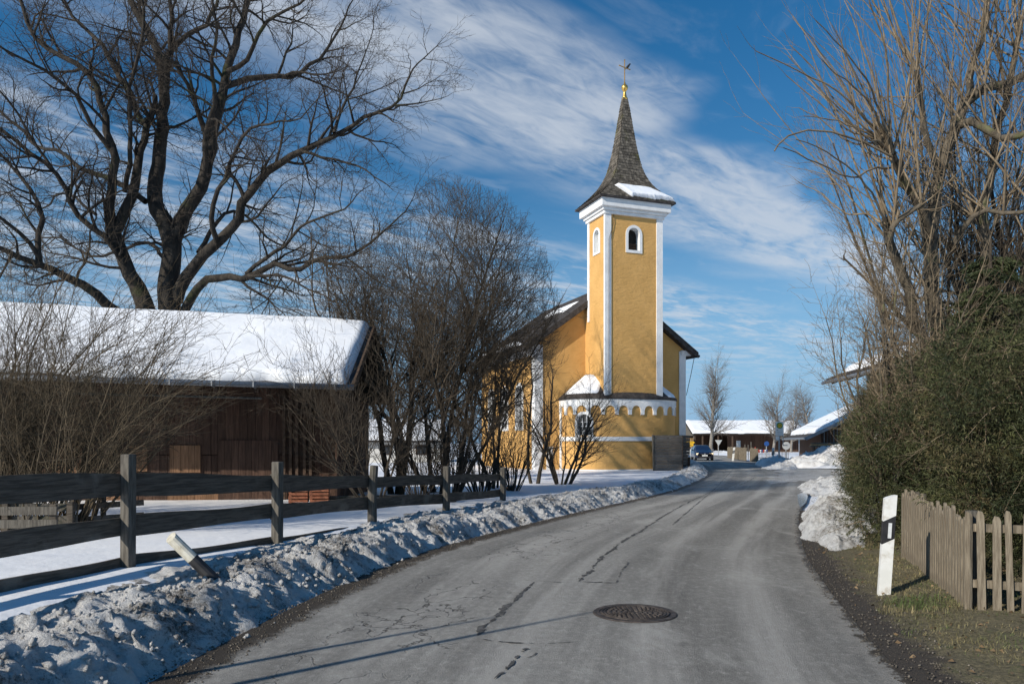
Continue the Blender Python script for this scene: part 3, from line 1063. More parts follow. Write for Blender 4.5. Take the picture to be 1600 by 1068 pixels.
def arch_wall(mb, rev, back, Pf, x0, x1, z0, z1, ops, step=99.0, recess=0.3):
    """wall sheet with arched openings; Pf(x, z, off) maps to 3-D, off outwards"""
    def rect(a, b, c, d):
        n = max(1, int(math.ceil((b - a) / step)))
        for i in range(n):
            xa, xb = a + (b - a) * i / n, a + (b - a) * (i + 1) / n
            mb.quad(Pf(xa, c, 0), Pf(xb, c, 0), Pf(xb, d, 0), Pf(xa, d, 0))
    x = x0
    for (xc, w, zb, zt) in sorted(ops):
        a, b = xc - w / 2, xc + w / 2
        if a > x:
            rect(x, a, z0, z1)
        rect(a, b, z0, zb)
        o = arch_outline(xc, w, zb, zt)
        for (xa, za), (xb, zb2) in zip(o[1:-2], o[2:-1]):
            mb.quad(Pf(xa, za, 0), Pf(xb, zb2, 0), Pf(xb, z1, 0), Pf(xa, z1, 0))
        cl = o + [o[0]]
        for (xa, za), (xb, zb2) in zip(cl[:-1], cl[1:]):
            rev.quad(Pf(xa, za, 0), Pf(xa, za, -recess), Pf(xb, zb2, -recess), Pf(xb, zb2, 0))
        if back is not None:
            back.add([Pf(xa, za, -recess + 0.01) for xa, za in o], [tuple(reversed(range(len(o))))])
        x = b
    if x < x1:
        rect(x, x1, z0, z1)


def surround(mb, Pf, xc, w, zb, zt, band=0.14, proud=0.045):
    o = arch_outline(xc, w, zb, zt)
    e = arch_outline(xc, w + 2 * band, zb - band, zt + band)
    o, e = o + [o[0]], e + [e[0]]
    for i in range(len(o) - 1):
        mb.quad(Pf(*o[i], proud), Pf(*o[i + 1], proud), Pf(*e[i + 1], proud), Pf(*e[i], proud))
        mb.quad(Pf(*e[i], proud), Pf(*e[i + 1], proud), Pf(*e[i + 1], -0.01), Pf(*e[i], -0.01))
        mb.quad(Pf(*o[i + 1], proud), Pf(*o[i], proud), Pf(*o[i], -0.01), Pf(*o[i + 1], -0.01))


# ------------------------------------------------------------------ church
def church():
    G = (6.1, 46.5, 0.0)
    t = thing("church", "ochre and white village chapel with a tall shingled steeple and rounded apse", "church", G, R(20))
    HW, NL, EAVE, RIDGE, TH = 5.05, 10.2, 7.26, 11.35, 0.26
    ov = 0.70
    k = (RIDGE - EAVE) / (HW + ov)
    zw = EAVE + k * ov - TH * 1.2       # wall height under the roof at x = HW
    zr = RIDGE - TH * 1.25
    zb = -0.4
    # --- nave walls
    w, rv, bk, sr = MB(), MB(), MB(), MB()
    # gable facing the tower
    w.add([(-HW, 0, zb), (HW, 0, zb), (HW, 0, zw), (0, 0, zr), (-HW, 0, zw)], [(0, 1, 2, 3, 4)])
    w.add([(-HW, NL, zb), (HW, NL, zb), (HW, NL, zw), (0, NL, zr), (-HW, NL, zw)], [(4, 3, 2, 1, 0)])
    w.quad((HW, 0, zb), (HW, NL, zb), (HW, NL, zw), (HW, 0, zw))
    PL = lambda x, z, off: (-HW - off, NL - x, z)
    ops = [(NL - 2.6, 1.1, 2.6, 5.2), (NL - 5.3, 1.1, 2.6, 5.2), (NL - 8.0, 1.1, 2.6, 5.2)]
    arch_wall(w, rv, None, PL, 0, NL, zb, zw, ops, recess=0.28)
    w.build("nave_wall", M_plaster, t)
    for (xc, ww, a, b) in ops:
        sr = MB()
        surround(sr, PL, xc, ww, a, b, 0.16)
        f = sr.build("window", M_white, t)
        g = MB()
        o = arch_outline(xc, ww, a, b)
        g.add([PL(x, z, -0.22) for x, z in o], [tuple(range(len(o)))])
        g.build("pane", M_glass, f)
        g = MB()
        for i in range(1, 3):
            x = xc - ww / 2 + ww * i / 3
            g.beam(PL(x, a, -0.20), PL(x, b - 0.08, -0.20), 0.05, 0.05)
        for i in range(1, 4):
            z = a + (b - a - 0.3) * i / 4
            g.beam(PL(xc - ww / 2, z, -0.20), PL(xc + ww / 2, z, -0.20), 0.04, 0.04)
        build_each(g, "glazing_bar", M_white, f)
    build_each(rv, "window_reveal", M_white, t)
    # white corner strips and frieze
    p = MB()
    p.box(-HW - 0.05, -HW + 0.46, -0.05, 0.42, zb, zw - 0.06)
    p.build("corner_strip", M_white, t)
    p = MB()
    p.box(HW - 0.42, HW + 0.05, -0.05, 0.42, zb, zw - 0.06)
    p.build("corner_strip", M_white, t)
    p = MB()
    p.box(-HW - 0.07, -HW + 0.02, 0.425, NL, zw - 0.62, zw - 0.02)
    p.box(HW - 0.02, HW + 0.07, 0.425, NL, zw - 0.62, zw - 0.02)
    p.box(HW - 0.3, HW + 0.55, -0.12, 0.30, zw - 0.30, zw + 0.0)
    build_each(p, "eaves_frieze", M_white, t)
    # --- nave roof
    r = MB()
    ya, yb = -0.42, NL + 0.4
    for s in (-1, 1):
        slab(r, (s * (HW + ov), ya, EAVE), (s * (HW + ov), yb, EAVE), (0, yb, RIDGE), (0, ya, RIDGE), TH)
    roof = r.build("roof", M_darkroof, t)
    # tile courses
    tl = MB()
    nrow = 22
    for s in (-1, 1):
        for i in range(nrow):
            f0, f1 = i / nrow, (i + 1.25) / nrow
            x0, x1 = s * (HW + ov) * (1 - f0), s * (HW + ov) * (1 - min(f1, 1))
            z0, z1 = EAVE + (RIDGE - EAVE) * f0 + 0.055, EAVE + (RIDGE - EAVE) * min(f1, 1) + 0.02
            y = ya + 0.02
            while y < yb - 0.05:
                yw = min(0.42, yb - y)
                j = random.uniform(-0.008, 0.008)
                tl.add([(x0, y + 0.01, z0 + j), (x0, y + yw - 0.01, z0 + j), (x1, y + yw - 0.01, z1), (x1, y + 0.01, z1),
                        (x0, y + 0.01, z0 - 0.05), (x0, y + yw - 0.01, z0 - 0.05)],
                       [(0, 1, 2, 3), (4, 5, 1, 0)])
                y += 0.42
    tl.build("tiles", MATS["grey_shingle"] if False else M_darkroof, roof)
    on = lambda y, f, dz=0.05: (-(HW + ov) * (1 - f), y, EAVE + (RIDGE - EAVE) * f + dz)
    snow_slab("roof_snow", on(6.4, 0.66), on(2.6, 0.66), on(2.4, 0.80), on(6.8, 0.82), 0.08, M_snow, roof, 30, 14, 3, 0.3, 0.2)
    snow_slab("roof_snow", on(9.8, 0.06), on(1.2, 0.06), on(3.0, 0.14), on(9.6, 0.2), 0.14, M_snow, roof, 40, 10, 5, 0.2, 0.1)
    # verge boards
    vb = MB()
    for s in (-1, 1):
        vb.add([(s * (HW + ov + 0.02), ya - 0.03, EAVE - 0.30), (s * (HW + ov + 0.02), ya - 0.03, EAVE + 0.07), (0, ya - 0.03, RIDGE + 0.07), (0, ya - 0.03, RIDGE - 0.30)] +
               [(s * (HW + ov + 0.02), ya + 0.02, EAVE - 0.30), (s * (HW + ov + 0.02), ya + 0.02, EAVE + 0.07), (0, ya + 0.02, RIDGE + 0.07), (0, ya + 0.02, RIDGE - 0.30)],
               [(0, 1, 2, 3), (7, 6, 5, 4), (0, 3, 7, 4), (1, 5, 6, 2), (0, 4, 5, 1)])
    vb.build("verge_board", M_darkroof, roof)
    g = MB()
    g.tube([(HW + ov + 0.08, ya, EAVE - 0.16), (HW + ov + 0.08, yb, EAVE - 0.16)], 0.08, 8)
    g.tube([(-HW - ov - 0.08, ya, EAVE - 0.16), (-HW - ov - 0.08, yb, EAVE - 0.16)], 0.08, 8)
    build_each(g, "gutter", M_darkroof, roof)
    wv = MB()
    wv.tube([(HW + ov, 0.0, EAVE - 0.2), (HW + 0.45, 0.0, EAVE - 1.3), (HW + 0.12, 0.0, EAVE - 2.6)], 0.02, 5)
    wv.build("lightning_wire", M_blackpl, t)
    # --- tower
    TW, Y0, Y1, ZT, ZB = 1.83, -2.6, -0.4, 14.75, 3.9
    w, rv, bk, s1, s2 = MB(), MB(), MB(), MB(), MB()
    PF = lambda x, z, off: (x, Y0 - off, z)
    PS = lambda x, z, off: (-TW - off, x, z)
    opF = (0.0, 0.74, 12.70, 13.98)
    opS = (-1.55, 0.62, 12.68, 13.96)
    arch_wall(w, rv, None, PF, -TW, TW, ZB, ZT, [opF], recess=0.42)
    rs = MB()
    bks = MB()
    # side wall runs back to front
    PS2 = lambda x, z, off: (-TW - off, -x, z)
    arch_wall(w, rs, bks, PS2, -Y1, -Y0, ZB, ZT, [(1.55, 0.62, 12.68, 13.96)], recess=0.20)
    w.quad((TW, Y0, ZB), (TW, Y1 + 0.4, ZB), (TW, Y1 + 0.4, ZT), (TW, Y0, ZT))
    w.quad((TW, Y1, ZB), (-TW, Y1, ZB), (-TW, Y1, ZT), (TW, Y1, ZT))
    w.quad((-TW, Y1, ZB), (-TW, 0.0, ZB), (-TW, 0.0, 9.6), (-TW, Y1, 9.6))
    w.build("tower_wall", M_plaster, t)
    surround(s1, PF, *opF, 0.16)
    f = s1.build("belfry_window", M_white, t)
    rv.build("reveal", M_white, f)
    g = MB()
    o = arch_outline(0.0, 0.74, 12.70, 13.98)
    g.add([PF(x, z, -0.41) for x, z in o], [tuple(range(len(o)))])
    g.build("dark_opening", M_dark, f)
    g = MB()
    for i in range(5):
        z = 12.74 + i * 0.09
        g.box(-0.36, 0.36, Y0 + 0.33, Y0 + 0.40, z, z + 0.05)
    build_each(g, "louvre", M_beam, f)
    surround(s2, PS2, 1.55, 0.62, 12.68, 13.96, 0.13)
    f = s2.build("blind_window", M_white, t)
    rs.build("reveal", M_white, f)
    bks.build("niche_back", MATS["sign_back_grey"], f)
    q = 0.36
    zt = ZT - 0.0
    for (xa, xb) in ((-TW - 0.045, -TW + q), (TW - q, TW + 0.045)):
        p = MB()
        p.box(xa, xb, Y0 - 0.05, Y0 + 0.10, 4.30, zt)
        p.build("corner_strip", M_white, t)
    p = MB()
    p.box(-TW - 0.05, -TW + 0.05, Y1 - 0.22, Y1 + 0.03, 8.8, zt)
    p.build("corner_strip", M_white, t)
    # lightning conductor on the tower
    cw = MB()
    cw.tube([(-TW + q + 0.14, Y0 - 0.04, 15.2), (-TW + q + 0.18, Y0 - 0.04, 14.2), (-TW + q - 0.16, Y0 - 0.085, 13.2), (-TW + q - 0.17, Y0 - 0.085, 4.4)], 0.014, 5)
    cw.build("lightning_wire", M_blackpl, t)
    # cornice in three steps
    c = MB()
    for e, z0, z1 in ((0.13, 14.62, 14.80), (0.23, 14.802, 14.96), (0.40, 14.962, 15.44)):
        c.box(-TW - e, TW + e, Y0 - e, Y1 + e, z0, z1)
    c.build("cornice", M_white, t, bevel=0.03)
    # --- spire: concave, shingled
    cx, cy = 0.0, -1.5
    ex, ey = 2.36, 1.63
    prof = [(1.02, 15.52), (0.75, 16.12), (0.56, 16.62), (0.42, 17.2), (0.325, 17.85), (0.22, 19.1), (0.128, 20.64), (0.055, 21.9)]
    zs = np.array([q[1] for q in prof])
    fs = np.array([q[0] for q in prof])
    # smooth interpolation of the profile
    sm = resample([(f * 10, z) for f, z in prof], None)
    F = lambda z: float(np.interp(z, sm[:, 1], sm[:, 0])) / 10
    sp = MB()
    levels = np.linspace(15.52, 21.9, 26)
    def ring(z, e=1.0):
        f = F(z) * e
        g = 1.0 + 0.28 * min(1, (z - 15.5) / 5)
        return [Vector((cx - ex * f, cy - ey * f * g, z)), Vector((cx + ex * f, cy - ey * f * g, z)), Vector((cx + ex * f, cy + ey * f * g, z)), Vector((cx - ex * f, cy + ey * f * g, z))]
    for a, b in zip(levels[:-1], levels[1:]):
        ra, rb = ring(a, 0.985), ring(b, 0.985)
        for i in range(4):
            j = (i + 1) % 4
            sp.quad(ra[i], ra[j], rb[j], rb[i])
    sp.add(ring(15.50, 1.0), [(3, 2, 1, 0)])
    sp.add(ring(15.44, 1.015) + ring(15.54, 1.015), [(3, 2, 1, 0), (4, 5, 6, 7), (0, 1, 5, 4), (1, 2, 6, 5), (2, 3, 7, 6), (3, 0, 4, 7)])
    spire = sp.build("spire", M_darkroof, t)
    sh = MB()
    z = 15.54
    row = 0
    while z < 21.75:
        dz = 0.17 if z > 16.8 else 0.10
        z2 = min(z + dz * 1.5, 21.9)
        ra, rb = ring(z, 1.012), ring(z2, 1.0)
        for i in range(4):
            j = (i + 1) % 4
            wl = (ra[j] - ra[i]).length
            n = max(1, int(round(wl / 0.19)))
            off = 0.5 if row % 2 else 0.0
            cuts = [0.0] + [(kk + off) / n for kk in range(0 if off else 1, n) if 0 < (kk + off) / n < 1] + [1.0]
            ctr = Vector((cx, cy, 0))
            for c0, c1 in zip(cuts[:-1], cuts[1:]):
                jit = random.uniform(0.0, 0.022)
                out = ((ra[i] + ra[j]) / 2 - Vector((cx, cy, ra[i].z)))
                out = out.normalized() * (0.018 + jit)
                g = 0.006 / max(wl, 0.05)
                A, B = ra[i].lerp(ra[j], c0 + g) + out, ra[i].lerp(ra[j], c1 - g) + out
                D, E = rb[i].lerp(rb[j], c0 + g), rb[i].lerp(rb[j], c1 - g)
                dn = Vector((0, 0, -random.uniform(0, 0.02)))
                sh.add([A + dn, B + dn, E, D, A + dn - out, B + dn - out], [(0, 1, 2, 3), (4, 5, 1, 0)])
        z += dz
        row += 1
    sh.build("shingles", M_shingle, spire)
    def on_front(x, f):
        z = float(np.interp(-f, -sm[:, 0][::1] / 10, sm[:, 1])) if False else None
        return None
    # snow lying on the front eave of the spire
    zlo, zhi = 15.56, 16.22
    a, b = ring(zlo, 1.0), ring(zhi, 1.02)
    l0, l1 = a[0].lerp(a[1], 0.40), a[0].lerp(a[1], 0.995)
    h0, h1 = b[0].lerp(b[1], 0.12), b[0].lerp(b[1], 0.72)
    up = Vector((0, -0.03, 0.05))
    snow_slab("spire_snow", l0 + up, l1 + up, h1 + up, h0 + up, 0.19, M_snow, spire, 60, 16, 9, 0.10, 0.05)
    # --- finial and cross
    f = MB()
    f.lathe([(0.17, 21.78), (0.13, 21.95), (0.085, 22.15), (0.075, 22.28), (0.10, 22.30), (0.17, 22.38), (0.20, 22.48), (0.17, 22.60), (0.08, 22.68), (0.05, 22.75), (0.05, 22.80)], 16, (cx, cy, 0))
    fo = f.build("finial", M_gold, t, smooth=True)
    cr = MB()
    ca, sa = math.cos(R(12)), math.sin(R(12))
    cr.beam((cx, cy, 22.75), (cx, cy, 24.12), 0.042, 0.042, (0, 1, 0))
    cr.beam((cx - 0.40 * ca, cy - 0.40 * sa, 23.70), (cx + 0.40 * ca, cy + 0.40 * sa, 23.66), 0.04, 0.042)
    for q in ((cx, cy, 24.12), (cx - 0.40 * ca, cy - 0.40 * sa, 23.70), (cx + 0.40 * ca, cy + 0.40 * sa, 23.66)):
        M = Matrix.Translation(q) @ Matrix.Rotation(R(45), 4, 'Y')
        cr.box(-0.03, 0.03, -0.022, 0.022, -0.03, 0.03, M)
    cr.build("cross", M_ironcross, t)
    # --- apse
    AR, AX, AZ = 3.52, 0.06, 4.22
    w, rv, bk = MB(), MB(), MB()
    AB, PW = 2.74, 3.0          # depth of the apse and roundness of its plan
    _a = np.linspace(math.pi, 2 * math.pi, 721)
    _x = AR * np.sign(np.cos(_a)) * np.abs(np.cos(_a)) ** (2 / PW)
    _y = -AB * np.abs(np.sin(_a)) ** (2 / PW)
    _s = np.concatenate(([0], np.cumsum(np.hypot(np.diff(_x), np.diff(_y)))))
    _tx, _ty = np.gradient(_x, _s), np.gradient(_y, _s)
    ARC = float(_s[-1])
    def plan(x, off=0.0):       # x = arc length from the left end, going round the front
        tx, ty = np.interp(x, _s, _tx), np.interp(x, _s, _ty)
        l = math.hypot(tx, ty) + 1e-9
        return (AX + float(np.interp(x, _s, _x)) + off * ty / l, float(np.interp(x, _s, _y)) - off * tx / l)
    def PA(x, z, off):
        return (*plan(x, off), z)
    aw = [(ARC * 0.205, 0.80, 2.12, 3.30)]
    arch_wall(w, rv, None, PA, 0, ARC, zb, AZ, aw, step=0.22, recess=0.25)
    w.build("apse_wall", M_plaster, t)
    for (xc, ww, a, b) in aw:
        s_ = MB()
        surround(s_, PA, xc, ww, a, b, 0.15)
        fw = s_.build("window", M_white, t)
        g = MB()
        o = arch_outline(xc, ww, a, b)
        g.add([PA(x, z, -0.2) for x, z in o], [tuple(range(len(o)))])
        g.build("pane", M_glass, fw)
        rv.build("reveal", M_white, fw)
        g = MB()
        for i in range(1, 3):
            x = xc - ww / 2 + ww * i / 3
            g.beam(PA(x, a, -0.17), PA(x, b - 0.05, -0.17), 0.035, 0.035)
        for i in range(1, 4):
            z = a + (b - a - 0.2) * i / 4
            g.beam(PA(xc - ww / 2, z, -0.17), PA(xc + ww / 2, z, -0.17), 0.03, 0.03)
        build_each(g, "glazing_bar", M_white, fw)
    # round-arched frieze
    fz = MB()
    na = 13
    per = 16
    zl, ztop = 3.28, AZ - 0.02
    pw = 0.27                       # share of a bay taken by the little pier
    def zbot(u):
        q = u % 1.0
        q = abs(q - 0.5) * 2        # 0 in the middle of the arch, 1 at the pier
        if q > 1 - pw:
            return zl
        r = (1 - pw) * (ARC / na) / 2
        xx = q / (1 - pw) * r
        return zl + 0.22 + math.sqrt(max(r * r - xx * xx, 0))
    us = []
    for i in range(na):
        for kk in range(per):
            us.append(i + kk / per)
        # sharp pier edges
        us += [i + pw / 2 - 1e-4, i + pw / 2 + 1e-4, i + 1 - pw / 2 - 1e-4, i + 1 - pw / 2 + 1e-4]
    us = sorted(set(us)) + [na]
    pr = 0.075
    for u0, u1 in zip(us[:-1], us[1:]):
        x0, x1 = u0 / na * ARC, u1 / na * ARC
        za, zb_ = zbot(u0), zbot(u1)
        fz.quad(PA(x0, za, pr), PA(x1, zb_, pr), PA(x1, ztop, pr), PA(x0, ztop, pr))
        fz.quad(PA(x0, za, -0.02), PA(x1, zb_, -0.02), PA(x1, zb_, pr), PA(x0, za, pr))
    fz.build("arched_frieze", M_white, t)
    bc = MB()
    n = 56
    for (z0, z1, pr) in ((1.78, 2.02, 0.06), (-0.35, 0.16, 0.05)):
        bc = MB()
        for i in range(n):
            x0, x1 = ARC * i / n, ARC * (i + 1) / n
            bc.quad(PA(x0, z0, pr), PA(x1, z0, pr), PA(x1, z1, pr), PA(x0, z1, pr))
            bc.quad(PA(x0, z1, pr), PA(x1, z1, pr), PA(x1, z1, -0.01), PA(x0, z1, -0.01))
            bc.quad(PA(x0, z0, -0.01), PA(x1, z0, -0.01), PA(x1, z0, pr), PA(x0, z0, pr))
        bc.build("belt_course" if z0 > 0 else "plinth", M_white, t)
    p = MB()
    p.box(AX - AR - 0.05, AX - AR + 0.14, -0.25, -0.002, zb, ztop - 0.06)
    p.box(AX + AR - 0.14, AX + AR + 0.05, -0.25, -0.002, zb, ztop - 0.06)
    build_each(p, "corner_strip", M_white, t)
    # half-cone apse roof
    ar = MB()
    H = 3.1
    n = 40
    RO = AR + 0.20
    for i in range(n):
        a0, a1 = ARC * i / n, ARC * (i + 1) / n
        e0, e1 = plan(a0, 0.13), plan(a1, 0.13)
        zc = AZ + 0.06
        ap = (AX, 0, AZ + H)
        ar.add([(*e0, zc), (*e1, zc), ap], [(0, 1, 2)])
        ar.quad((*e0, AZ - 0.06), (*e1, AZ - 0.06), (*e1, zc), (*e0, zc))
        i0, i1 = plan(a0, -0.05), plan(a1, -0.05)
        ar.quad((*i0, AZ - 0.06), (*i1, AZ - 0.06), (*e1, AZ - 0.06), (*e0, AZ - 0.06))
    aroof = ar.build("apse_roof", M_darkroof, t)
    # snow on the cone to both sides of the tower
    def cone(a0, a1, f0, f1, name, sd):
        na_, nf = 36, 16
        A, Fq = np.meshgrid(np.linspace(a0, a1, na_), np.linspace(f0, f1, nf))
        Q = np.array([[plan(x, 0.13) for x in row] for row in A])
        rx, ry = (Q[..., 0] - AX) * (1 - Fq), Q[..., 1] * (1 - Fq)
        ed = np.minimum(np.minimum(np.arange(na_)[None, :], na_ - 1 - np.arange(na_)[None, :]) * 0.12, np.minimum(np.arange(nf)[:, None], nf - 1 - np.arange(nf)[:, None]) * 0.16)
        kq = np.sqrt(np.clip(ed / 0.16, 0, 1))
        zz = AZ + 0.05 + H * Fq + kq * (0.09 + 0.05 * fbm(A * 4, Fq * 5, sd, 3))
        Vv = np.stack((AX + rx, ry, zz), -1).reshape(-1, 3)
        link(name, raw_mesh(name, Vv, [grid_faces(nf, na_)], smooth=True), M_snow, aroof)
    cone(ARC * 0.035, ARC * 0.275, 0.07, 0.45, "roof_snow", 4)
    cone(ARC * 0.72, ARC * 0.985, 0.02, 0.50, "roof_snow", 8)
    # flashing where tower meets apse roof
    fl = MB()
    fl.box(-TW - 0.07, TW + 0.07, Y0 - 0.10, Y0 - 0.052, 4.27, 4.34)
    fl.build("flashing", M_darkroof, t)
    # plinth door jamb beside the apse
    p = MB()
    p.box(-4.35, -3.95, -0.06, 0.0, zb, 1.45)
    p.build("stone_plaque", M_white, t)
    return t, (cx, cy), (ca, sa)


ch, spc, cang = church()


def church_pt(x, y, z):
    c, s = math.cos(R(20)), math.sin(R(20))
    return Vector((6.1 + c * x - s * y, 46.5 + s * x + c * y, z))


def bird():
    p = church_pt(spc[0] + 0.26 * cang[0], spc[1] + 0.26 * cang[1], 23.70)
    t = thing("bird", "small black bird perched on the arm of the steeple cross", "bird", p)
    # body, neck, head and tail in one skinned surface of stacked rings
    mb = MB()
    pts = [(-0.16, -0.06), (-0.12, -0.02), (-0.06, 0.05), (0.0, 0.11), (0.05, 0.17), (0.08, 0.22), (0.11, 0.25), (0.14, 0.25), (0.18, 0.245)]
    rad = [0.018, 0.028, 0.058, 0.07, 0.06, 0.042, 0.045, 0.03, 0.004]
    mb.tube([(x, 0, z) for x, z in pts], rad, 10)
    for s in (-1, 1):
        mb.tube([(0.0, s * 0.025, 0.08), (0.01, s * 0.025, 0.0)], 0.008, 5)
        mb.tube([(0.04, s * 0.055, 0.15), (-0.03, s * 0.062, 0.07), (-0.13, s * 0.035, -0.01)], [0.02, 0.032, 0.006], 6)
    mb.build("body", M_feather, t, smooth=True)


bird()


def hoarding():
    t = thing("timber_hoarding", "dark weathered plank hoarding standing against the apse wall", "hoarding", (6.1, 46.5, 0), R(20))
    mb = MB()
    n = 13
    for i in range(n):
        z0, z1 = -0.25 + 2.36 * i / n, -0.25 + 2.36 * (i + 1) / n - 0.012
        lean = 0.10 * (1 - i / n)
        j = random.uniform(-0.012, 0.012)
        mb.box(0.55 + lean, 2.42, -3.86 + j, -3.82 + j, z0, z1)
    mb.build("board_panel", M_hoard, t)
    mb = MB()
    for x in (0.75, 1.55, 2.34):
        mb.box(x - 0.05, x + 0.05, -3.805, -3.71, -0.3, 2.04)
    mb.box(2.425, 2.46, -3.87, -2.6, -0.3, 2.1)
    build_each(mb, "frame_post", M_beam, t)
    mb = MB()
    mb.hexa([Vector(q) for q in ((0.53, -3.9, -0.25), (0.60, -3.9, -0.25), (0.60, -3.82, -0.25), (0.53, -3.82, -0.25), (0.46, -3.9, 2.12), (0.53, -3.9, 2.12), (0.53, -3.82, 2.12), (0.46, -3.82, 2.12))])
    mb.build("edge_board", M_post, t)
    t2 = thing("timber_hoarding", "narrow grey plank casing round the foot of the chapel's far corner", "hoarding", (6.1, 46.5, 0), R(20))
    mb = MB()
    for i in range(12):
        z0, z1 = -0.25 + 2.4 * i / 12, -0.25 + 2.4 * (i + 1) / 12 - 0.012
        mb.box(4.45, 5.28, -0.16, -0.11, z0, z1)
        mb.box(5.285, 5.33, -0.16, 0.6, z0, z1)
    mb.build("board_panel", M_hoard, t2)


hoarding()


# ------------------------------------------------------------------ left barn
ER = Vector((-3.54, 17.0, 0))
BW = Vector((math.cos(R(8)), math.sin(R(8)), 0))
BB = Vector((-0.044, 0.999, 0))


def Bp(s, b, z):
    q = ER - BW * s + BB * b
    return Vector((q.x, q.y, z))


def barn():
    base = Bp(4, 3.4, 0.2)
    t = thing("barn", "long dark brown timber barn under a thick snow covered roof", "barn", base)
    og = tuple(base)
    LEN = 13.0
    eave = lambda s: 2.93 + 0.020 * s
    ridge = lambda s: 4.74 + 0.030 * s
    rb = 3.43
    # roof deck
    mb = MB()
    slab(mb, Bp(0, 0, eave(0)), Bp(LEN, 0, eave(LEN)), Bp(LEN, rb, ridge(LEN)), Bp(0, rb, ridge(0)), 0.10)
    slab(mb, Bp(0, 2 * rb, eave(0)), Bp(LEN, 2 * rb, eave(LEN)), Bp(LEN, rb, ridge(LEN)), Bp(0, rb, ridge(0)), 0.10)
    roof = mb.build("roof", M_darkroof, t, og)
    snow_slab("roof_snow", Bp(LEN, 0.03, eave(LEN) + 0.02), Bp(0.12, 0.03, eave(0) + 0.02), Bp(0.10, rb, ridge(0) + 0.02), Bp(LEN, rb, ridge(LEN) + 0.02), 0.21, M_snow, roof, 220, 60, 2, 0.16, 0.07, og)
    snow_slab("roof_snow", Bp(0.15, 2 * rb, eave(0) + 0.02), Bp(LEN, 2 * rb, eave(LEN) + 0.02), Bp(LEN, rb, ridge(LEN) + 0.02), Bp(0.15, rb, ridge(0) + 0.02), 0.20, M_snow, roof, 60, 20, 4, 0.14, 0.03, og)
    # verge boards on the gable end
    mb = MB()
    for b0, b1 in ((0.0, rb), (2 * rb, rb)):
        mb.beam(Bp(-0.03, b0, eave(0) - 0.06), Bp(-0.03, b1, ridge(0) - 0.06), 0.05, 0.20)
    mb.build("verge_board", M_beam, roof, og)
    # rafter tails
    mb = MB()
    for i in range(15):
        s = 0.35 + i * 0.86
        f = 1.0 / rb
        mb.beam(Bp(s, 0.10, eave(s) + 0.03 - 0.18), Bp(s, 1.2, eave(s) + (ridge(s) - eave(s)) * 1.2 / rb - 0.18), 0.09, 0.13)
    build_each(mb, "rafter", M_beam, roof, og)
    # gutter
    mb = MB()
    mb.tube([Bp(-0.05, -0.07, eave(0) - 0.05), Bp(LEN, -0.07, eave(LEN) - 0.05)], 0.065, 10)
    gut = mb.build("gutter", M_zinc, roof, og, smooth=True)
    mb = MB()
    for i in range(15):
        s = 0.35 + i * 0.86
        mb.beam(Bp(s, -0.145, eave(s) - 0.10), Bp(s, 0.05, eave(s) - 0.125), 0.03, 0.02)
        mb.beam(Bp(s, -0.14, eave(s) - 0.10), Bp(s, -0.14, eave(s) + 0.03), 0.03, 0.015, (0, 1, 0))
    build_each(mb, "bracket", M_zinc, gut, og)
    # pole hung under the eave
    mb = MB()
    mb.tube([Bp(2.0, 0.25, eave(2) - 0.33), Bp(8.5, 0.25, eave(8.5) - 0.33)], 0.025, 7)
    mb.build("pole", M_post, t, og)
    # plank walls
    zb = 0.05
    wb = 1.9
    mb, mn = MB(), MB()
    def plank(mbx, s0, s1, b, z0, z1, th=0.03):
        a, c = Bp(s1, b, 0), Bp(s0, b, 0)
        n = Vector((BW.y, -BW.x, 0)) * th
        mbx.hexa([a + n + Vector((0, 0, z0)), c + n + Vector((0, 0, z0)), c + Vector((0, 0, z0)), a + Vector((0, 0, z0)),
                  a + n + Vector((0, 0, z1)), c + n + Vector((0, 0, z1)), c + Vector((0, 0, z1)), a + Vector((0, 0, z1))])
    s = 0.55
    while s < LEN - 0.3:
        w = random.uniform(0.14, 0.20)
        th = random.choice((0.022, 0.03, 0.034))
        top = eave(s) + (ridge(s) - eave(s)) * wb / rb - 0.12
        plank(mb, s, s + w - 0.006, wb, 1.38, top, th)
        if s > 3.0:
            plank(mn if s > 3.8 else mb, s, s + w - 0.006, wb + 0.02, zb, 1.36, th)
        else:
            plank(mb, s, s + w - 0.006, wb + 0.02, zb, 1.36, th)
        s += w
    front = mb.build("wall", M_barn, t, og)
    lower = mn.build("lower_wall", M_barn, t, og)
    # paler boards let into the wall, door leaf and frame
    for s0, s1, z0, z1 in ((3.85, 4.55, 0.95, 1.60), (5.05, 5.45, 0.98, 1.60), (6.5, 7.1, 0.95, 1.65), (5.4, 6.3, 0.15, 0.85), (2.9, 4.6, 0.15, 0.80), (6.6, 7.6, 0.15, 0.85)):
        mb = MB()
        s = s0
        while s < s1 - 0.05:
            w = min(random.uniform(0.13, 0.18), s1 - s)
            plank(mb, s, s + w - 0.006, wb - 0.032, z0, z1, 0.02)
            s += w
        mb.build("patch_board", M_barn_new, t, og)
    mb = MB()
    s = 2.05
    while s < 3.3:
        plank(mb, s, s + 0.15, wb - 0.035, 0.15, 1.72, 0.02)
        s += 0.155
    d = mb.build("door", M_barn, t, og)
    mb = MB()
    for s in (1.6, 1.75, 1.90, 1.42, 1.28):
        mb.beam(Bp(s, wb - 0.09, zb), Bp(s, wb - 0.09, eave(s) - 0.05), 0.07, 0.05, (0, 1, 0))
    build_each(mb, "wall_batten", M_beam, t, og)
    # gable end wall
    mb = MB()
    bq = 0.85
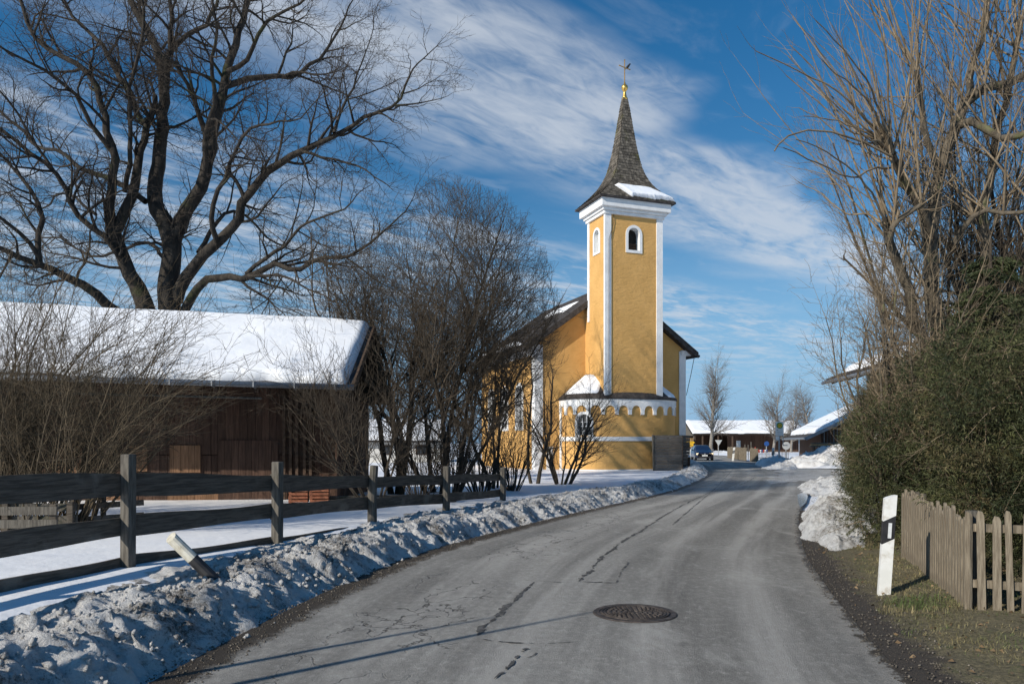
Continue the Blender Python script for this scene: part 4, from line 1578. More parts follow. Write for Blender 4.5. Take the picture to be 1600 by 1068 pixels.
    while bq < 2 * rb - 0.85:
        w = random.uniform(0.15, 0.21)
        m_ = bq + w / 2
        f = m_ / rb if m_ < rb else (2 * rb - m_) / rb
        top = eave(0.5) + (ridge(0.5) - eave(0.5)) * f - 0.10
        a, c = Bp(0.52, bq, 0), Bp(0.52, bq + w - 0.006, 0)
        n = BW * random.choice((0.025, 0.032, 0.04))
        mb.hexa([a + n + Vector((0, 0, zb)), c + n + Vector((0, 0, zb)), c + Vector((0, 0, zb)), a + Vector((0, 0, zb)),
                 a + n + Vector((0, 0, top)), c + n + Vector((0, 0, top)), c + Vector((0, 0, top)), a + Vector((0, 0, top))])
        bq += w
    mb.build("gable_wall", M_barn, t, og)
    # purlin ends and hidden back wall
    mb = MB()
    for b, z in ((0.85, eave(0) + 0.33), (rb, ridge(0) - 0.24), (2 * rb - 0.85, eave(0) + 0.33)):
        mb.beam(Bp(-0.02, b, z), Bp(LEN - 0.1, b, z + 0.02 * LEN), 0.14, 0.16)
    build_each(mb, "purlin", M_beam, t, og)
    mb = MB()
    a, c = Bp(LEN - 0.2, 2 * rb - 0.85, 0), Bp(0.55, 2 * rb - 0.85, 0)
    mb.quad((a.x, a.y, zb), (c.x, c.y, zb), (c.x, c.y, 3.2), (a.x, a.y, 3.4))
    a, c = Bp(LEN - 0.2, 0.9, 0), Bp(LEN - 0.2, 2 * rb - 0.85, 0)
    mb.quad((a.x, a.y, zb), (c.x, c.y, zb), (c.x, c.y, 3.3), (a.x, a.y, 3.3))
    mb.build("rear_wall", M_barn, t, og)


barn()


def yard_things():
    # low tile stack by the barn corner
    p = Bp(0.9, -0.1, 0.22)
    t = thing("tile_stack", "low stack of red clay roof tiles beside the barn door", "tile stack", p, R(8))
    for r in range(2):
        for k in range(7):
            mb = MB()
            z = k * 0.075
            mb.box(-0.42 + r * 0.44 + random.uniform(-.01, .01), -0.02 + r * 0.44, -0.14, 0.14, z + 0.004, z + 0.055)
            mb.box(-0.42 + r * 0.44, -0.36 + r * 0.44, -0.14, 0.14, z + 0.055, z + 0.072)
            mb.build("tile", M_terra, t)
    # plank wagon / trough rail behind the fence, near left edge
    q = P(40, 812, 10.6)
    t = thing("slatted_crate", "grey slatted timber crate behind the fence at the bush's foot", "crate", (q.x, q.y, 0.28), R(4))
    for i, z in enumerate((0.02, 0.20, 0.38)):
        mb = MB()
        mb.box(-0.62, 0.42, -0.02, 0.012, z, z + 0.115)
        mb.build("slat", M_post, t)
        mb = MB()
        mb.box(-0.62, 0.42, 0.55, 0.58, z, z + 0.115)
        mb.build("slat", M_post, t)
    for x in (-0.55, 0.35):
        mb = MB()
        mb.box(x - 0.04, x + 0.04, 0.016, 0.075, -0.05, 0.52)
        mb.box(x - 0.04, x + 0.04, 0.48, 0.545, -0.05, 0.52)
        build_each(mb, "upright", M_wood_dark, t)
    # rails of a second, inner fence (dark)
    a, b = P(100, 800, 11.3), P(195, 795, 12.2)
    t = thing("rail_fence", "two short dark rails of an inner paddock fence behind the board fence", "fence", (a.x, a.y, 0.3))
    og = (a.x, a.y, 0.3)
    for z in (0.48, 0.68):
        mb = MB()
        mb.beam((a.x - 0.3, a.y, z), (b.x + 0.3, b.y, z + 0.03), 0.03, 0.09)
        mb.build("rail", M_wood_dark, t, og)
    for x in (0.1, 0.6):
        mb = MB()
        c = a.lerp(b, x)
        mb.beam((c.x, c.y + 0.05, 0.2), (c.x, c.y + 0.05, 0.95), 0.06, 0.06, (0, 1, 0))
        mb.build("post", M_wood_dark, t, og)
    # low timber pile in front of the shrubs (right part behind fence)
    a = P(610, 778, 17.2)
    t = thing("plank_pile", "weathered planks lying on snow behind the far end of the board fence", "plank pile", (a.x, a.y, 0.22), R(12))
    for k in range(4):
        mb = MB()
        M = Matrix.Translation((0, k * 0.07, 0.03 + k * 0.06)) @ Matrix.Rotation(R(random.uniform(-5, 5)), 4, 'Z')
        mb.box(-1.4, 1.5, -0.08, 0.08, 0, 0.045, M)
        mb.build("plank", M_post, t)


yard_things()


# ------------------------------------------------------------------ board fence, left
def board_fence():
    posts = [(-5.6, 1.2, 1.3), (-5.2, 3.6, 1.3), (-4.72, 6.1, 1.28), (-4.20, 8.40, 1.26), (-3.18, 10.4, 1.13), (-2.38, 13.1, 1.00), (-1.32, 15.4, 0.92), (-0.22, 18.3, 0.80)]
    base = (-4.2, 8.4, 0.25)
    t = thing("board_fence", "dark weathered wooden board fence leaning along the left snow bank", "fence", base)
    zg = 0.27
    for i, (x, y, h) in enumerate(posts):
        nxt = posts[min(i + 1, len(posts) - 1)]
        prv = posts[max(i - 1, 0)]
        an = math.atan2(nxt[1] - prv[1], nxt[0] - prv[0])
        mb = MB()
        M = Matrix.Rotation(an + R(90), 4, 'Z') @ Matrix.Rotation(R(random.uniform(-1.2, 1.2)), 4, 'Y')
        if i == 5:
            mb.tube([M @ Vector((0, 0, -0.3)), M @ Vector((0.01, 0, h * 0.5)), M @ Vector((-0.03, 0, h))], [0.085, 0.078, 0.07], 10)
            o = mb.build("post", M_post, t, smooth=False)
        else:
            mb.box(-0.062, 0.062, -0.055, 0.055, -0.3, h, M)
            o = mb.build("post", M_post, t, bevel=0.012)
        o.location = (x - base[0], y - base[1], zg - base[2])
    # boards: rows as (bottom, top) heights at each panel's ends
    rows = [((0.86, 1.11), (0.86, 1.11), (0.86, 1.11), (0.80, 1.05), (0.72, 0.95), (0.62, 0.82), (0.55, 0.73), (0.50, 0.66)),
            ((0.36, 0.57), (0.36, 0.57), (0.36, 0.57), (0.36, 0.58), (0.36, 0.56), (0.25, 0.45), (0.18, 0.36), (0.12, 0.28)),
            ((-0.02, 0.14), (-0.02, 0.14), (-0.02, 0.14), (-0.02, 0.14), (0.00, 0.10), (-0.18, -0.02), (-0.2, -0.05), (-0.2, -0.05))]
    for r, row in enumerate(rows):
        for i in range(len(posts) - 1):
            if r == 2 and i > 4:
                continue
            (x0, y0, _), (x1, y1, _) = posts[i], posts[i + 1]
            d = Vector((x1 - x0, y1 - y0, 0))
            L = d.length
            d.normalize()
            nrm = Vector((-d.y, d.x, 0))           # away from the road
            an = math.atan2(d.y, d.x)
            (a0, a1), (b0, b1) = row[i], row[i + 1]
            off = 0.075 if True else -0.075
            th = 0.032
            e = -0.03 if i else -0.1
            pts = []
            nn = 9
            mb = MB()
            V, Fc = [], []
            for k in range(nn):
                q = k / (nn - 1)
                x = e + (L - 2 * e) * q
                zb_ = a0 * (1 - q) + b0 * q + 0.012 * math.sin(q * 5 + i + r)
                zt_ = a1 * (1 - q) + b1 * q + 0.014 * math.sin(q * 6 + 2 * i + r)
                V += [(x, -th / 2, zb_), (x, th / 2, zb_), (x, th / 2, zt_), (x, -th / 2, zt_)]
            for k in range(nn - 1):
                o_ = k * 4
                for s in range(4):
                    Fc.append((o_ + s, o_ + 4 + s, o_ + 4 + (s + 1) % 4, o_ + (s + 1) % 4))
            Fc += [(0, 1, 2, 3), (nn * 4 - 1, nn * 4 - 2, nn * 4 - 3, nn * 4 - 4)]
            mb.add(V, Fc)
            o = mb.build("board", M_wood_dark, t)
            p0 = Vector((x0, y0, zg)) + nrm * off - Vector(base)
            o.location = p0
            o.rotation_euler = (0, 0, an)
    w = MB()
    for i in range(3, 6):
        (x0, y0, _), (x1, y1, _) = posts[i], posts[i + 1]
        w.tube([(x0 - 0.1, y0 + 0.1, zg + 0.74 - 0.06 * i), ((x0 + x1) / 2 - 0.1, (y0 + y1) / 2 + 0.1, zg + 0.72 - 0.06 * i), (x1 - 0.1, y1 + 0.1, zg + 0.70 - 0.06 * i)], 0.006, 5)
    w.build("wire", M_post, t, base)


board_fence()


# ------------------------------------------------------------------ delineator posts
def delineator(loc, rz, tilt, label, h=1.06, group=None, scale=1.0):
    """white road-edge post: hollow wedge section, sloped top, black slanted band and reflector"""
    t = thing("delineator_post", label, "road post", loc, rz, group)
    t.rotation_euler = tilt + (rz,) if len(tilt) == 2 else tilt
    w, d = 0.062 * scale, 0.05 * scale
    def ringz(z, sl=0.0, e=1.0):
        # cross-section: flat front (-y), rounded back
        pts = [(-w, -d), (w, -d), (w * 0.9, d * 0.4), (w * 0.45, d), (-w * 0.45, d), (-w * 0.9, d * 0.4)]
        return [(x * e, y * e, z + sl * x / w) for x, y in pts]
    mb = MB()
    zs = [(-0.25, 0.0), (h - 0.40, 0.06), (h - 0.18, 0.06), (h - 0.0, 0.04)]
    def seg(mbx, za, sa, zb, sb, e=1.0, cap=False):
        a, b = ringz(za, sa, e), ringz(zb, sb, e)
        n = len(a)
        f = [(i, (i + 1) % n, n + (i + 1) % n, n + i) for i in range(n)]
        if cap:
            f += [tuple(range(n, 2 * n)), tuple(reversed(range(n)))]
        mbx.add(a + b, f)
    k = h / 1.06
    seg(mb, -0.25, 0, h - 0.50 * k, 0.035, cap=True)
    seg(mb, h - 0.24 * k, 0.035, h, 0.025, cap=True)
    mb.build("body", M_whitepl, t)
    mb = MB()
    seg(mb, h - 0.50 * k, 0.035, h - 0.24 * k, 0.035, 1.0, True)
    b = mb.build("black_band", M_blackpl, t)
    mb = MB()
    mb.box(-0.008, 0.026, -d - 0.008, -d + 0.005, h - 0.46 * k, h - 0.29 * k)
    mb.build("reflector", M_refl, b)
    return t


p = P(1380, 921, 8.42)
delineator((p.x, p.y, 0.04), R(-8), (R(2), R(3.0)), "upright white road post with black band on the grass by the picket fence", 1.03, "road edge posts", 1.02)
# knocked-over post on the left bank
def fallen_post():
    a, b = P(268, 838, 7.75), P(320, 889, 7.70)
    t = thing("delineator_post", "knocked over white road post lying tilted in the dirty snow bank", "road post", b, 0, "road edge posts")
    d = (a - b)
    L = d.length
    q = d.normalized().to_track_quat('Z', 'Y')
    t.rotation_mode = 'QUATERNION'
    t.rotation_quaternion = q @ Quaternion((0, 0, 1), R(200))
    mb = MB()
    n = 12
    def ring(z, sl):
        return [(0.078 * math.cos(2 * math.pi * i / n), 0.068 * math.sin(2 * math.pi * i / n) * (1 if i <= 6 else 0.75), z + sl * math.cos(2 * math.pi * i / n)) for i in range(n)]
    V = ring(0.17, 0.03) + ring(L, 0.055)
    mb.add(V, [(i, (i + 1) % n, n + (i + 1) % n, n + i) for i in range(n)] + [tuple(range(n, 2 * n)), tuple(reversed(range(n)))])
    mb.build("body", M_oldpl, t)
    mb = MB()
    V = ring(-0.3, 0) + ring(0.17, 0.03)
    mb.add(V, [(i, (i + 1) % n, n + (i + 1) % n, n + i) for i in range(n)] + [tuple(reversed(range(n)))])
    mb.build("black_band", M_blackpl, t)


fallen_post()
p = P(1145, 716, 72)
delineator((p.x, p.y, 0.1), R(-15), (0, 0), "far white road post leaning beside the small brown picket fence", 1.15, "road edge posts", 1.4).rotation_euler = (0, R(6), 0)
p = P(1204, 719, 60)
delineator((p.x - 0.15, p.y - 1.0, 0.15), R(-15), (0, 0), "far white road post in front of the low iron railing", 1.15, "road edge posts", 1.4)


# ------------------------------------------------------------------ picket fence, right
def picket_fence():
    line = [(5.36, 10.55), (5.28, 10.2), (5.16, 9.8), (4.72, 8.5), (4.34, 7.30), (4.85, 7.02), (5.9, 6.7), (7.2, 6.4)]
    base = (4.34, 7.3, 0.05)
    t = thing("picket_fence", "weathered brown picket fence below the conifer hedge", "fence", base)
    fine = resample(line, None)
    # keep the sharp corner: plain linear interpolation
    seg = np.array(line)
    s = np.concatenate(([0], np.cumsum(np.linalg.norm(np.diff(seg, axis=0), axis=1))))
    at = lambda q: np.array([np.interp(q, s, seg[:, 0]), np.interp(q, s, seg[:, 1])])
    q = 0.03
    while q < s[-1]:
        x, y = at(q)
        e0, e1 = at(max(q - 0.05, 0)), at(min(q + 0.05, s[-1]))
        an = math.atan2(e1[1] - e0[1], e1[0] - e0[0])
        w = random.uniform(0.027, 0.036)
        h = random.uniform(0.86, 0.95) + 0.02 * math.sin(q * 2)
        zb = random.uniform(0.0, 0.05) + 0.04
        mb = MB()
        M = Matrix.Rotation(an, 4, 'Z') @ Matrix.Rotation(R(random.uniform(-2.0, 2.0)), 4, 'Y')
        th = 0.014
        prof = [(-w, 0), (w, 0), (w * 0.97, h - 0.05), (w * 0.55, h - 0.01), (-w * 0.5, h), (-w * 0.96, h - 0.045)]
        V = [M @ Vector((a, -th, b)) for a, b in prof] + [M @ Vector((a, th, b)) for a, b in prof]
        n = len(prof)
        mb.add(V, [tuple(range(n)), tuple(reversed(range(n, 2 * n)))] + [(i, n + i, n + (i + 1) % n, (i + 1) % n) for i in range(n)])
        o = mb.build("picket", M_picket, t)
        o.location = (x - base[0], y - base[1], zb - base[2])
        q += random.uniform(0.105, 0.125)
    for zc in (0.27, 0.80):
        mb = MB()
        for (x0, y0), (x1, y1) in zip(line[:-1], line[1:]):
            d = Vector((x1 - x0, y1 - y0, 0)).normalized()
            n = Vector((-d.y, d.x, 0))
            if n.x < 0:
                n = -n
            n = Vector((0.05, 0.05, 0)) if False else n * 0.045
            mb.beam(Vector((x0, y0, zc + 0.05)) + n, Vector((x1, y1, zc + 0.05)) + n, 0.05, 0.075)
        mb.build("rail", M_picket, t, base)
    for (x, y) in (line[1], line[2], line[4], line[6]):
        mb = MB()
        mb.box(x + 0.06, x + 0.16, y + 0.06, y + 0.16, -0.2, 1.0)
        mb.build("post", M_post, t, base)


picket_fence()


# ------------------------------------------------------------------ trees
class Tubes:
    """many tapered twigs, built in bulk"""
    def __init__(self):
        self.g = {}

    def add(self, pts, rad, n=3):
        self.g.setdefault((len(pts), n), []).append((pts, rad))

    def mesh(self, name, origin=(0, 0, 0)):
        Vs, Fs, base = [], [], 0
        for (np_, n), items in self.g.items():
            Pn = np.array([i[0] for i in items], float)
            Rn = np.array([i[1] for i in items], float)
            tg = np.gradient(Pn, axis=1)
            tg /= np.linalg.norm(tg, axis=2)[..., None] + 1e-9
            ov = Pn[:, -1] - Pn[:, 0]
            ov /= np.linalg.norm(ov, axis=1)[:, None] + 1e-9
            ref = np.where(np.abs(ov[:, 2:3]) < 0.75, np.array([[0, 0, 1.0]]), np.array([[1.0, 0.2, 0]]))
            s = np.cross(tg, ref[:, None, :])
            s /= np.linalg.norm(s, axis=2)[..., None] + 1e-9
            u = np.cross(s, tg)
            a = np.arange(n) * 2 * math.pi / n
            ring = Pn[:, :, None, :] + Rn[:, :, None, None] * (s[:, :, None, :] * np.cos(a)[None, None, :, None] + u[:, :, None, :] * np.sin(a)[None, None, :, None])
            Vs.append(ring.reshape(-1, 3))
            N = len(items)
            b = base + np.arange(N)[:, None, None] * (np_ * n) + np.arange(np_ - 1)[None, :, None] * n
            k = np.arange(n)[None, None, :]
            k2 = (k + 1) % n
            Fs.append(np.stack((b + k, b + k2, b + n + k2, b + n + k), -1).reshape(-1, 4))
            base += N * np_ * n
        return raw_mesh(name, np.concatenate(Vs) - np.array(origin), Fs, smooth=True)


def unit(v):
    l = math.sqrt(v[0] * v[0] + v[1] * v[1] + v[2] * v[2]) + 1e-9
    return (v[0] / l, v[1] / l, v[2] / l)


def side_dir(d, ang, rnd):
    """direction at angle ang from d, random azimuth"""
    r = (rnd.gauss(0, 1), rnd.gauss(0, 1), rnd.gauss(0, 1))
    k = r[0] * d[0] + r[1] * d[1] + r[2] * d[2]
    q = unit((r[0] - k * d[0], r[1] - k * d[1], r[2] - k * d[2]))
    c, s = math.cos(ang), math.sin(ang)
    return (d[0] * c + q[0] * s, d[1] * c + q[1] * s, d[2] * c + q[2] * s)


def grow(tr, tw, p, d, L, r, lvl, prm, rnd):
    """recursive bare branch; tr takes levels below prm['split'], tw the rest"""
    n = prm['seg'][lvl]
    wob, up = prm['wob'][lvl], prm['up'][lvl]
    env = prm.get('env')
    if env:
        for _ in range(6):
            q = ((p[0] + d[0] * L - env[0]) / env[3], (p[1] + d[1] * L - env[1]) / env[3], (p[2] + d[2] * L - env[2]) / env[4])
            if q[0] * q[0] + q[1] * q[1] + q[2] * q[2] < 1.0:
                break
            L *= 0.78
        L *= rnd.uniform(0.85, 1.12)
        if L < 0.12:
            return
    pts, rad, dirs = [p], [r], [d]
    tip = prm.get('tip', 0.35)
    for i in range(n):
        d = unit((d[0] + rnd.gauss(0, wob), d[1] + rnd.gauss(0, wob), d[2] + rnd.gauss(0, wob) + up))
        p = (p[0] + d[0] * L / n, p[1] + d[1] * L / n, p[2] + d[2] * L / n)
        pts.append(p)
        dirs.append(d)
        rad.append(max(r * (1 - (1 - tip) * (i + 1) / n), prm['rmin'] * 0.6))
    (tr if lvl < prm['split'] else tw).add(pts, rad, prm['side'][lvl])
    if lvl + 1 < len(prm['seg']):
        spawn(tr, tw, pts, rad, dirs, L, lvl, prm, rnd)


def spawn(tr, tw, pts, rad, dirs, L, lvl, prm, rnd, start=None):
    nxt = lvl + 1
    dens = prm['dens'][nxt]
    n = max(1, int(L * dens + rnd.random()))
    a0 = prm['start'][nxt] if start is None else start
    m = len(pts) - 1
    for i in range(n):
        q = a0 + (1 - a0) * (i + rnd.random()) / n
        x = min(q * m, m - 1e-6)
        k = int(x)
        f = x - k
        A, B = pts[k], pts[k + 1]
        p = (A[0] + (B[0] - A[0]) * f, A[1] + (B[1] - A[1]) * f, A[2] + (B[2] - A[2]) * f)
        r0 = rad[k] + (rad[k + 1] - rad[k]) * f
        d = side_dir(dirs[min(k + 1, m)], R(rnd.uniform(*prm['ang'][nxt])), rnd)
        lo, hi = prm['len'][nxt]
        ll = rnd.uniform(lo, hi) * (1 - prm.get('taper', 0.45) * q)
        grow(tr, tw, p, d, ll, max(min(r0 * 0.62, prm['rad'][nxt]), prm['rmin']), nxt, prm, rnd)
    # leader continues at the tip
    d = dirs[-1]
    lo, hi = prm['len'][nxt]
    grow(tr, tw, pts[-1], unit((d[0] + rnd.gauss(0, .15), d[1] + rnd.gauss(0, .15), d[2] + rnd.gauss(0, .15))), rnd.uniform(lo, hi) * 0.8, max(min(rad[-1], prm['rad'][nxt]), prm['rmin']), nxt, prm, rnd)


def limb(tr, path, r0, r1, n=10, sub=4):
    """main limb through 3-D points; returns its points, radii, directions, length"""
    a = resample([tuple(q) for q in path], None)
    s = np.concatenate(([0], np.cumsum(np.linalg.norm(np.diff(a, axis=0), axis=1))))
    k = max(6, int(s[-1] / 0.45))
    q = np.linspace(0, s[-1], k + 1)
    pts = np.stack([np.interp(q, s, a[:, i]) for i in range(3)], 1)
    pts[1:-1] += rng.normal(0, 0.03, (k - 1, 3)) * min(1, s[-1] / 4)
    rad = r0 + (r1 - r0) * (q / s[-1]) ** 0.85
    d = np.gradient(pts, axis=0)
    d /= np.linalg.norm(d, axis=1)[:, None]
    tr.add([tuple(x) for x in pts], list(rad), n)
    return [tuple(x) for x in pts], list(rad), [tuple(x) for x in d], float(s[-1])


def plant(name, label, cat, base, tr, tw, mtr, mtw, group=None, names=("trunk", "crown")):
    t = thing(name, label, cat, base, 0, group)
    if tr is not None and tr.g:
        link(names[0], tr.mesh(names[0], base), mtr, t)
    if tw is not None and tw.g:
        link(names[1], tw.mesh(names[1], base), mtw, t)
    return t


def linden():
    rnd = random.Random(11)
    D = 26.0
    def W(path, d0, d1):
        n = len(path)
        return [P(x, y, d0 + (d1 - d0) * i / (n - 1)) for i, (x, y) in enumerate(path)]
    tr, tw = Tubes(), Tubes()
    base = (P(262, 720, D).x, D, 0.2)
    prm = dict(seg=[8, 5, 4, 3, 2], wob=[.1, .17, .17, .2, .2], up=[0.05, 0.03, 0.02, 0.03, 0.03], side=[8, 5, 4, 3, 3], split=2, rmin=0.0045,
               dens=[0, 2.1, 3.2, 5.0, 6.0], start=[0, 0.18, 0.2, 0.15, 0.1], ang=[(0, 0), (35, 75), (35, 65), (30, 60), (25, 55)],
               len=[(0, 0), (1.0, 2.9), (0.6, 1.5), (0.3, 0.8), (0.15, 0.4)], rad=[0.5, 0.055, 0.022, 0.010, 0.006], taper=0.45)
    limbs = [
        # trunk and forks  (path, depth from, to, r0, r1, spawn start)
        ([(262, 735), (262, 640), (264, 560), (263, 480), (268, 400), (270, 372)], 26, 26, 0.72, 0.44, 0.95),
        ([(250, 560), (232, 490), (208, 435), (185, 385), (178, 360)], 26, 25.3, 0.42, 0.30, 0.8),
        ([(270, 385), (252, 335), (240, 315), (243, 275), (252, 225), (256, 165), (252, 100), (235, 55), (212, 15), (190, -40), (180, -110)], 26, 27.5, 0.40, 0.09, 0.3),
        ([(252, 100), (285, 60), (322, 38), (340, 0), (352, -60)], 27, 28.5, 0.15, 0.05, 0.2),
        ([(256, 165), (262, 110), (268, 40), (266, -40), (275, -120)], 26.5, 25, 0.15, 0.06, 0.3),
        ([(268, 385), (288, 335), (318, 285), (328, 235), (340, 180), (350, 130), (362, 80), (378, 35), (390, -20), (400, -110)], 26, 26.5, 0.34, 0.09, 0.3),
        ([(350, 135), (385, 124), (430, 120), (466, 118), (478, 104), (500, 90), (525, 55), (545, 10)], 26.4, 27.5, 0.16, 0.04, 0.25),
        ([(356, 112), (385, 95), (405, 55), (435, 22), (470, 5), (500, -25)], 26, 24, 0.12, 0.04, 0.3),
        ([(325, 232), (318, 200), (302, 150), (285, 118), (258, 88)], 26.2, 25, 0.16, 0.06, 0.3),
        ([(318, 275), (322, 215), (335, 150), (330, 100), (340, 55), (330, -10)], 26, 23, 0.15, 0.05, 0.3),
        # right limbs
        ([(275, 470), (300, 420), (345, 375), (372, 345), (382, 310), (420, 268), (470, 236), (525, 207), (570, 185), (618, 165), (634, 135), (645, 108)], 26, 24, 0.30, 0.04, 0.3),
        ([(618, 165), (650, 162), (680, 156), (700, 150)], 24, 23.8, 0.045, 0.012, 0.2),
        ([(522, 208), (530, 180), (545, 150), (560, 115), (572, 80)], 24.4, 25.5, 0.08, 0.03, 0.2),
        ([(470, 236), (520, 250), (565, 262), (600, 285)], 24.6, 23, 0.07, 0.025, 0.1),
        ([(382, 310), (368, 280), (352, 262), (378, 258)], 25.2, 24.5, 0.10, 0.04, 0.1),
        ([(340, 380), (330, 330), (380, 215), (420, 195), (470, 185)], 25.5, 22.5, 0.13, 0.03, 0.3),
        ([(280, 500), (312, 450), (340, 432), (385, 432), (430, 415), (465, 420), (505, 402), (545, 398), (580, 380), (612, 350)], 26, 23, 0.22, 0.04, 0.3),
        ([(385, 428), (420, 400), (455, 372), (480, 348), (520, 335), (550, 315)], 25, 22.5, 0.10, 0.03, 0.2),
        ([(385, 432), (440, 432), (480, 450), (520, 470)], 24.8, 22, 0.08, 0.025, 0.2),
        ([(310, 395), (340, 345), (375, 330), (430, 380), (470, 392)], 26, 28.5, 0.12, 0.03, 0.3),
        # left limbs
        ([(178, 365), (200, 325), (212, 275), (222, 225), (238, 180), (242, 150)], 25.3, 26.8, 0.26, 0.13, 0.4),
        ([(238, 185), (222, 190), (205, 148), (180, 110), (150, 60), (118, 30), (90, -20), (60, -80)], 26.5, 28.5, 0.15, 0.05, 0.2),
        ([(178, 365), (172, 310), (180, 250), (165, 195), (152, 140), (130, 105), (95, 88), (55, 62), (38, 20), (20, -60)], 25.3, 24, 0.22, 0.06, 0.25),
        ([(178, 240), (140, 190), (120, 150), (75, 115), (30, 90), (-20, 60)], 25, 22, 0.12, 0.04, 0.3),
        ([(240, 555), (205, 440), (190, 405), (165, 370), (130, 345), (108, 310), (85, 265), (45, 235), (0, 200), (-60, 150)], 26, 23, 0.20, 0.06, 0.3),
        ([(228, 315), (195, 290), (160, 275), (120, 262), (95, 235), (60, 230), (20, 190), (-50, 140)], 25.8, 28, 0.14, 0.04, 0.3),
        ([(85, 268), (40, 200), (10, 150), (-30, 110)], 24, 22.5, 0.07, 0.03, 0.2),
        ([(205, 510), (165, 472), (125, 442), (90, 425), (55, 412), (10, 392), (-50, 360)], 25, 22, 0.26, 0.07, 0.35),
        ([(62, 415), (58, 375), (70, 345), (45, 290), (20, 260), (-20, 220)], 23.2, 23, 0.14, 0.04, 0.2),
        ([(60, 400), (30, 360), (-10, 335), (-60, 300)], 23, 21.5, 0.10, 0.04, 0.2),
        ([(195, 300), (205, 230), (200, 160), (212, 100), (225, 40), (215, -40)], 25.8, 23, 0.12, 0.05, 0.3),
        ([(118, 448), (135, 400), (150, 330), (142, 270)], 24.5, 24, 0.06, 0.02, 0.2),
        ([(150, 335), (100, 300), (60, 330), (10, 300)], 25, 28, 0.07, 0.02, 0.2),
        ([(265, 420), (230, 380), (150, 400), (80, 370), (0, 395)], 26.5, 30, 0.10, 0.03, 0.3),
    ]
    for path, d0, d1, r0, r1, st in limbs:
        pts, rad, dirs, L = limb(tr, W(path, d0, d1), r0 * 0.76, r1 * 0.66, 10 if r0 > 0.2 else 7)
        pq = prm if r0 > 0.075 else dict(prm, len=[(0, 0), (0.5, 1.3), (0.4, 0.9), (0.2, 0.5), (0.1, 0.3)])
        spawn(tr, tw, pts, rad, dirs, L * (1 - st * 0.6), 0, pq, rnd, st)
    plant("linden_tree", "huge bare dark limbed linden tree rising behind the barn roof", "tree", base, tr, tw, M_bark_linden, M_twig_linden)


linden()


def multistem(name, label, cat, base, h, spread, nstem, seed, mtr, mtw, prm, group=None, lean=(0, 0), r0=0.07, names=("trunk", "crown"), up=0.9):
    rnd = random.Random(seed)
    tr, tw = Tubes(), Tubes()
    for i in range(nstem):
        a = 2.4 * i + rnd.random() * 0.5
        o = rnd.uniform(0.05, 0.22) * spread
        p = (base[0] + math.cos(a) * o * 0.5, base[1] + math.sin(a) * o * 0.5, base[2] - 0.1)
        lean_k = math.sqrt((i + 0.5) / nstem) * spread / h
        d = unit((math.cos(a) * lean_k + lean[0], math.sin(a) * lean_k + lean[1], up))
        grow(tr, tw, p, d, h * rnd.uniform(*prm.get('hs', (0.62, 0.88))), r0 * rnd.uniform(0.6, 1.15), 0, prm, rnd)
    return plant(name, label, cat, base, tr, tw, mtr, mtw, group, names)


shrub_prm = dict(seg=[8, 6, 4, 3], wob=[.10, .12, .14, .16], up=[0.0, 0.05, 0.07, 0.05], side=[6, 4, 3, 3], split=1, rmin=0.0045,
                 dens=[0, 3.6, 4.2, 5.0], start=[0, 0.25, 0.15, 0.1], ang=[(0, 0), (25, 62), (25, 50), (25, 50)],
                 len=[(0, 0), (1.5, 3.6), (0.7, 1.6), (0.25, 0.8)], rad=[0.1, 0.032, 0.012, 0.006], taper=0.5, tip=0.25)

dome = dict(shrub_prm, hs=(0.74, 0.84), start=[0, 0.30, 0.12, 0.1], taper=0.05, dens=[0, 4.0, 4.6, 5.2], ang=[(0, 0), (28, 68), (25, 55), (25, 55)], wob=[.075, .12, .14, .16])
# the big round-headed shrub tree left of the chapel
b = P(692, 752, 22.0)
dome['env'] = (b.x + 0.05, b.y, 5.1, 3.35, 4.15)
multistem("shrub_tree", "tall round headed bare tree with many thin stems left of the chapel", "tree", (b.x, b.y, 0.2), 9.4, 4.4, 10, 21, M_bark_brown, M_twig_brown, dome, r0=0.072)
b = P(620, 748, 21.0)
p2 = dict(shrub_prm, taper=0.3, start=[0, 0.35, 0.15, 0.1], dens=[0, 2.8, 3.6, 4.5])
multistem("shrub_tree", "slender bare tree with a dark trunk just right of the barn gable", "tree", (b.x, b.y, 0.2), 6.8, 2.2, 4, 22, M_bark_brown, M_twig_brown, p2, r0=0.11)
b = P(768, 760, 25.0)
multistem("shrub_tree", "bare multi stemmed tree partly veiling the chapel's side wall", "tree", (b.x, b.y, 0.15), 5.8, 2.0, 4, 23, M_bark_brown, M_twig_brown, p2, r0=0.07)
small = dict(shrub_prm, len=[(0, 0), (0.9, 2.0), (0.4, 1.0), (0.2, 0.5)], dens=[0, 2.0, 3.0, 4.0], rmin=0.005, start=[0, 0.3, 0.2, 0.1])
b = P(835, 752, 29.0)
multistem("sapling", "thin dark sapling standing before the chapel's white corner strip", "tree", (b.x, b.y, 0.1), 6.6, 1.3, 2, 24, M_bark_brown, M_twig_brown, small, lean=(0.03, 0), r0=0.075)
b = P(878, 757, 29.0)
multistem("sapling", "low forked bare shrub spreading in front of the round apse", "shrub", (b.x, b.y, 0.1), 4.1, 2.6, 9, 25, M_bark_brown, M_twig_brown, dict(small, dens=[0, 3.4, 4.2, 4.5], start=[0, 0.22, 0.15, 0.1]), lean=(0.10, 0), r0=0.06)
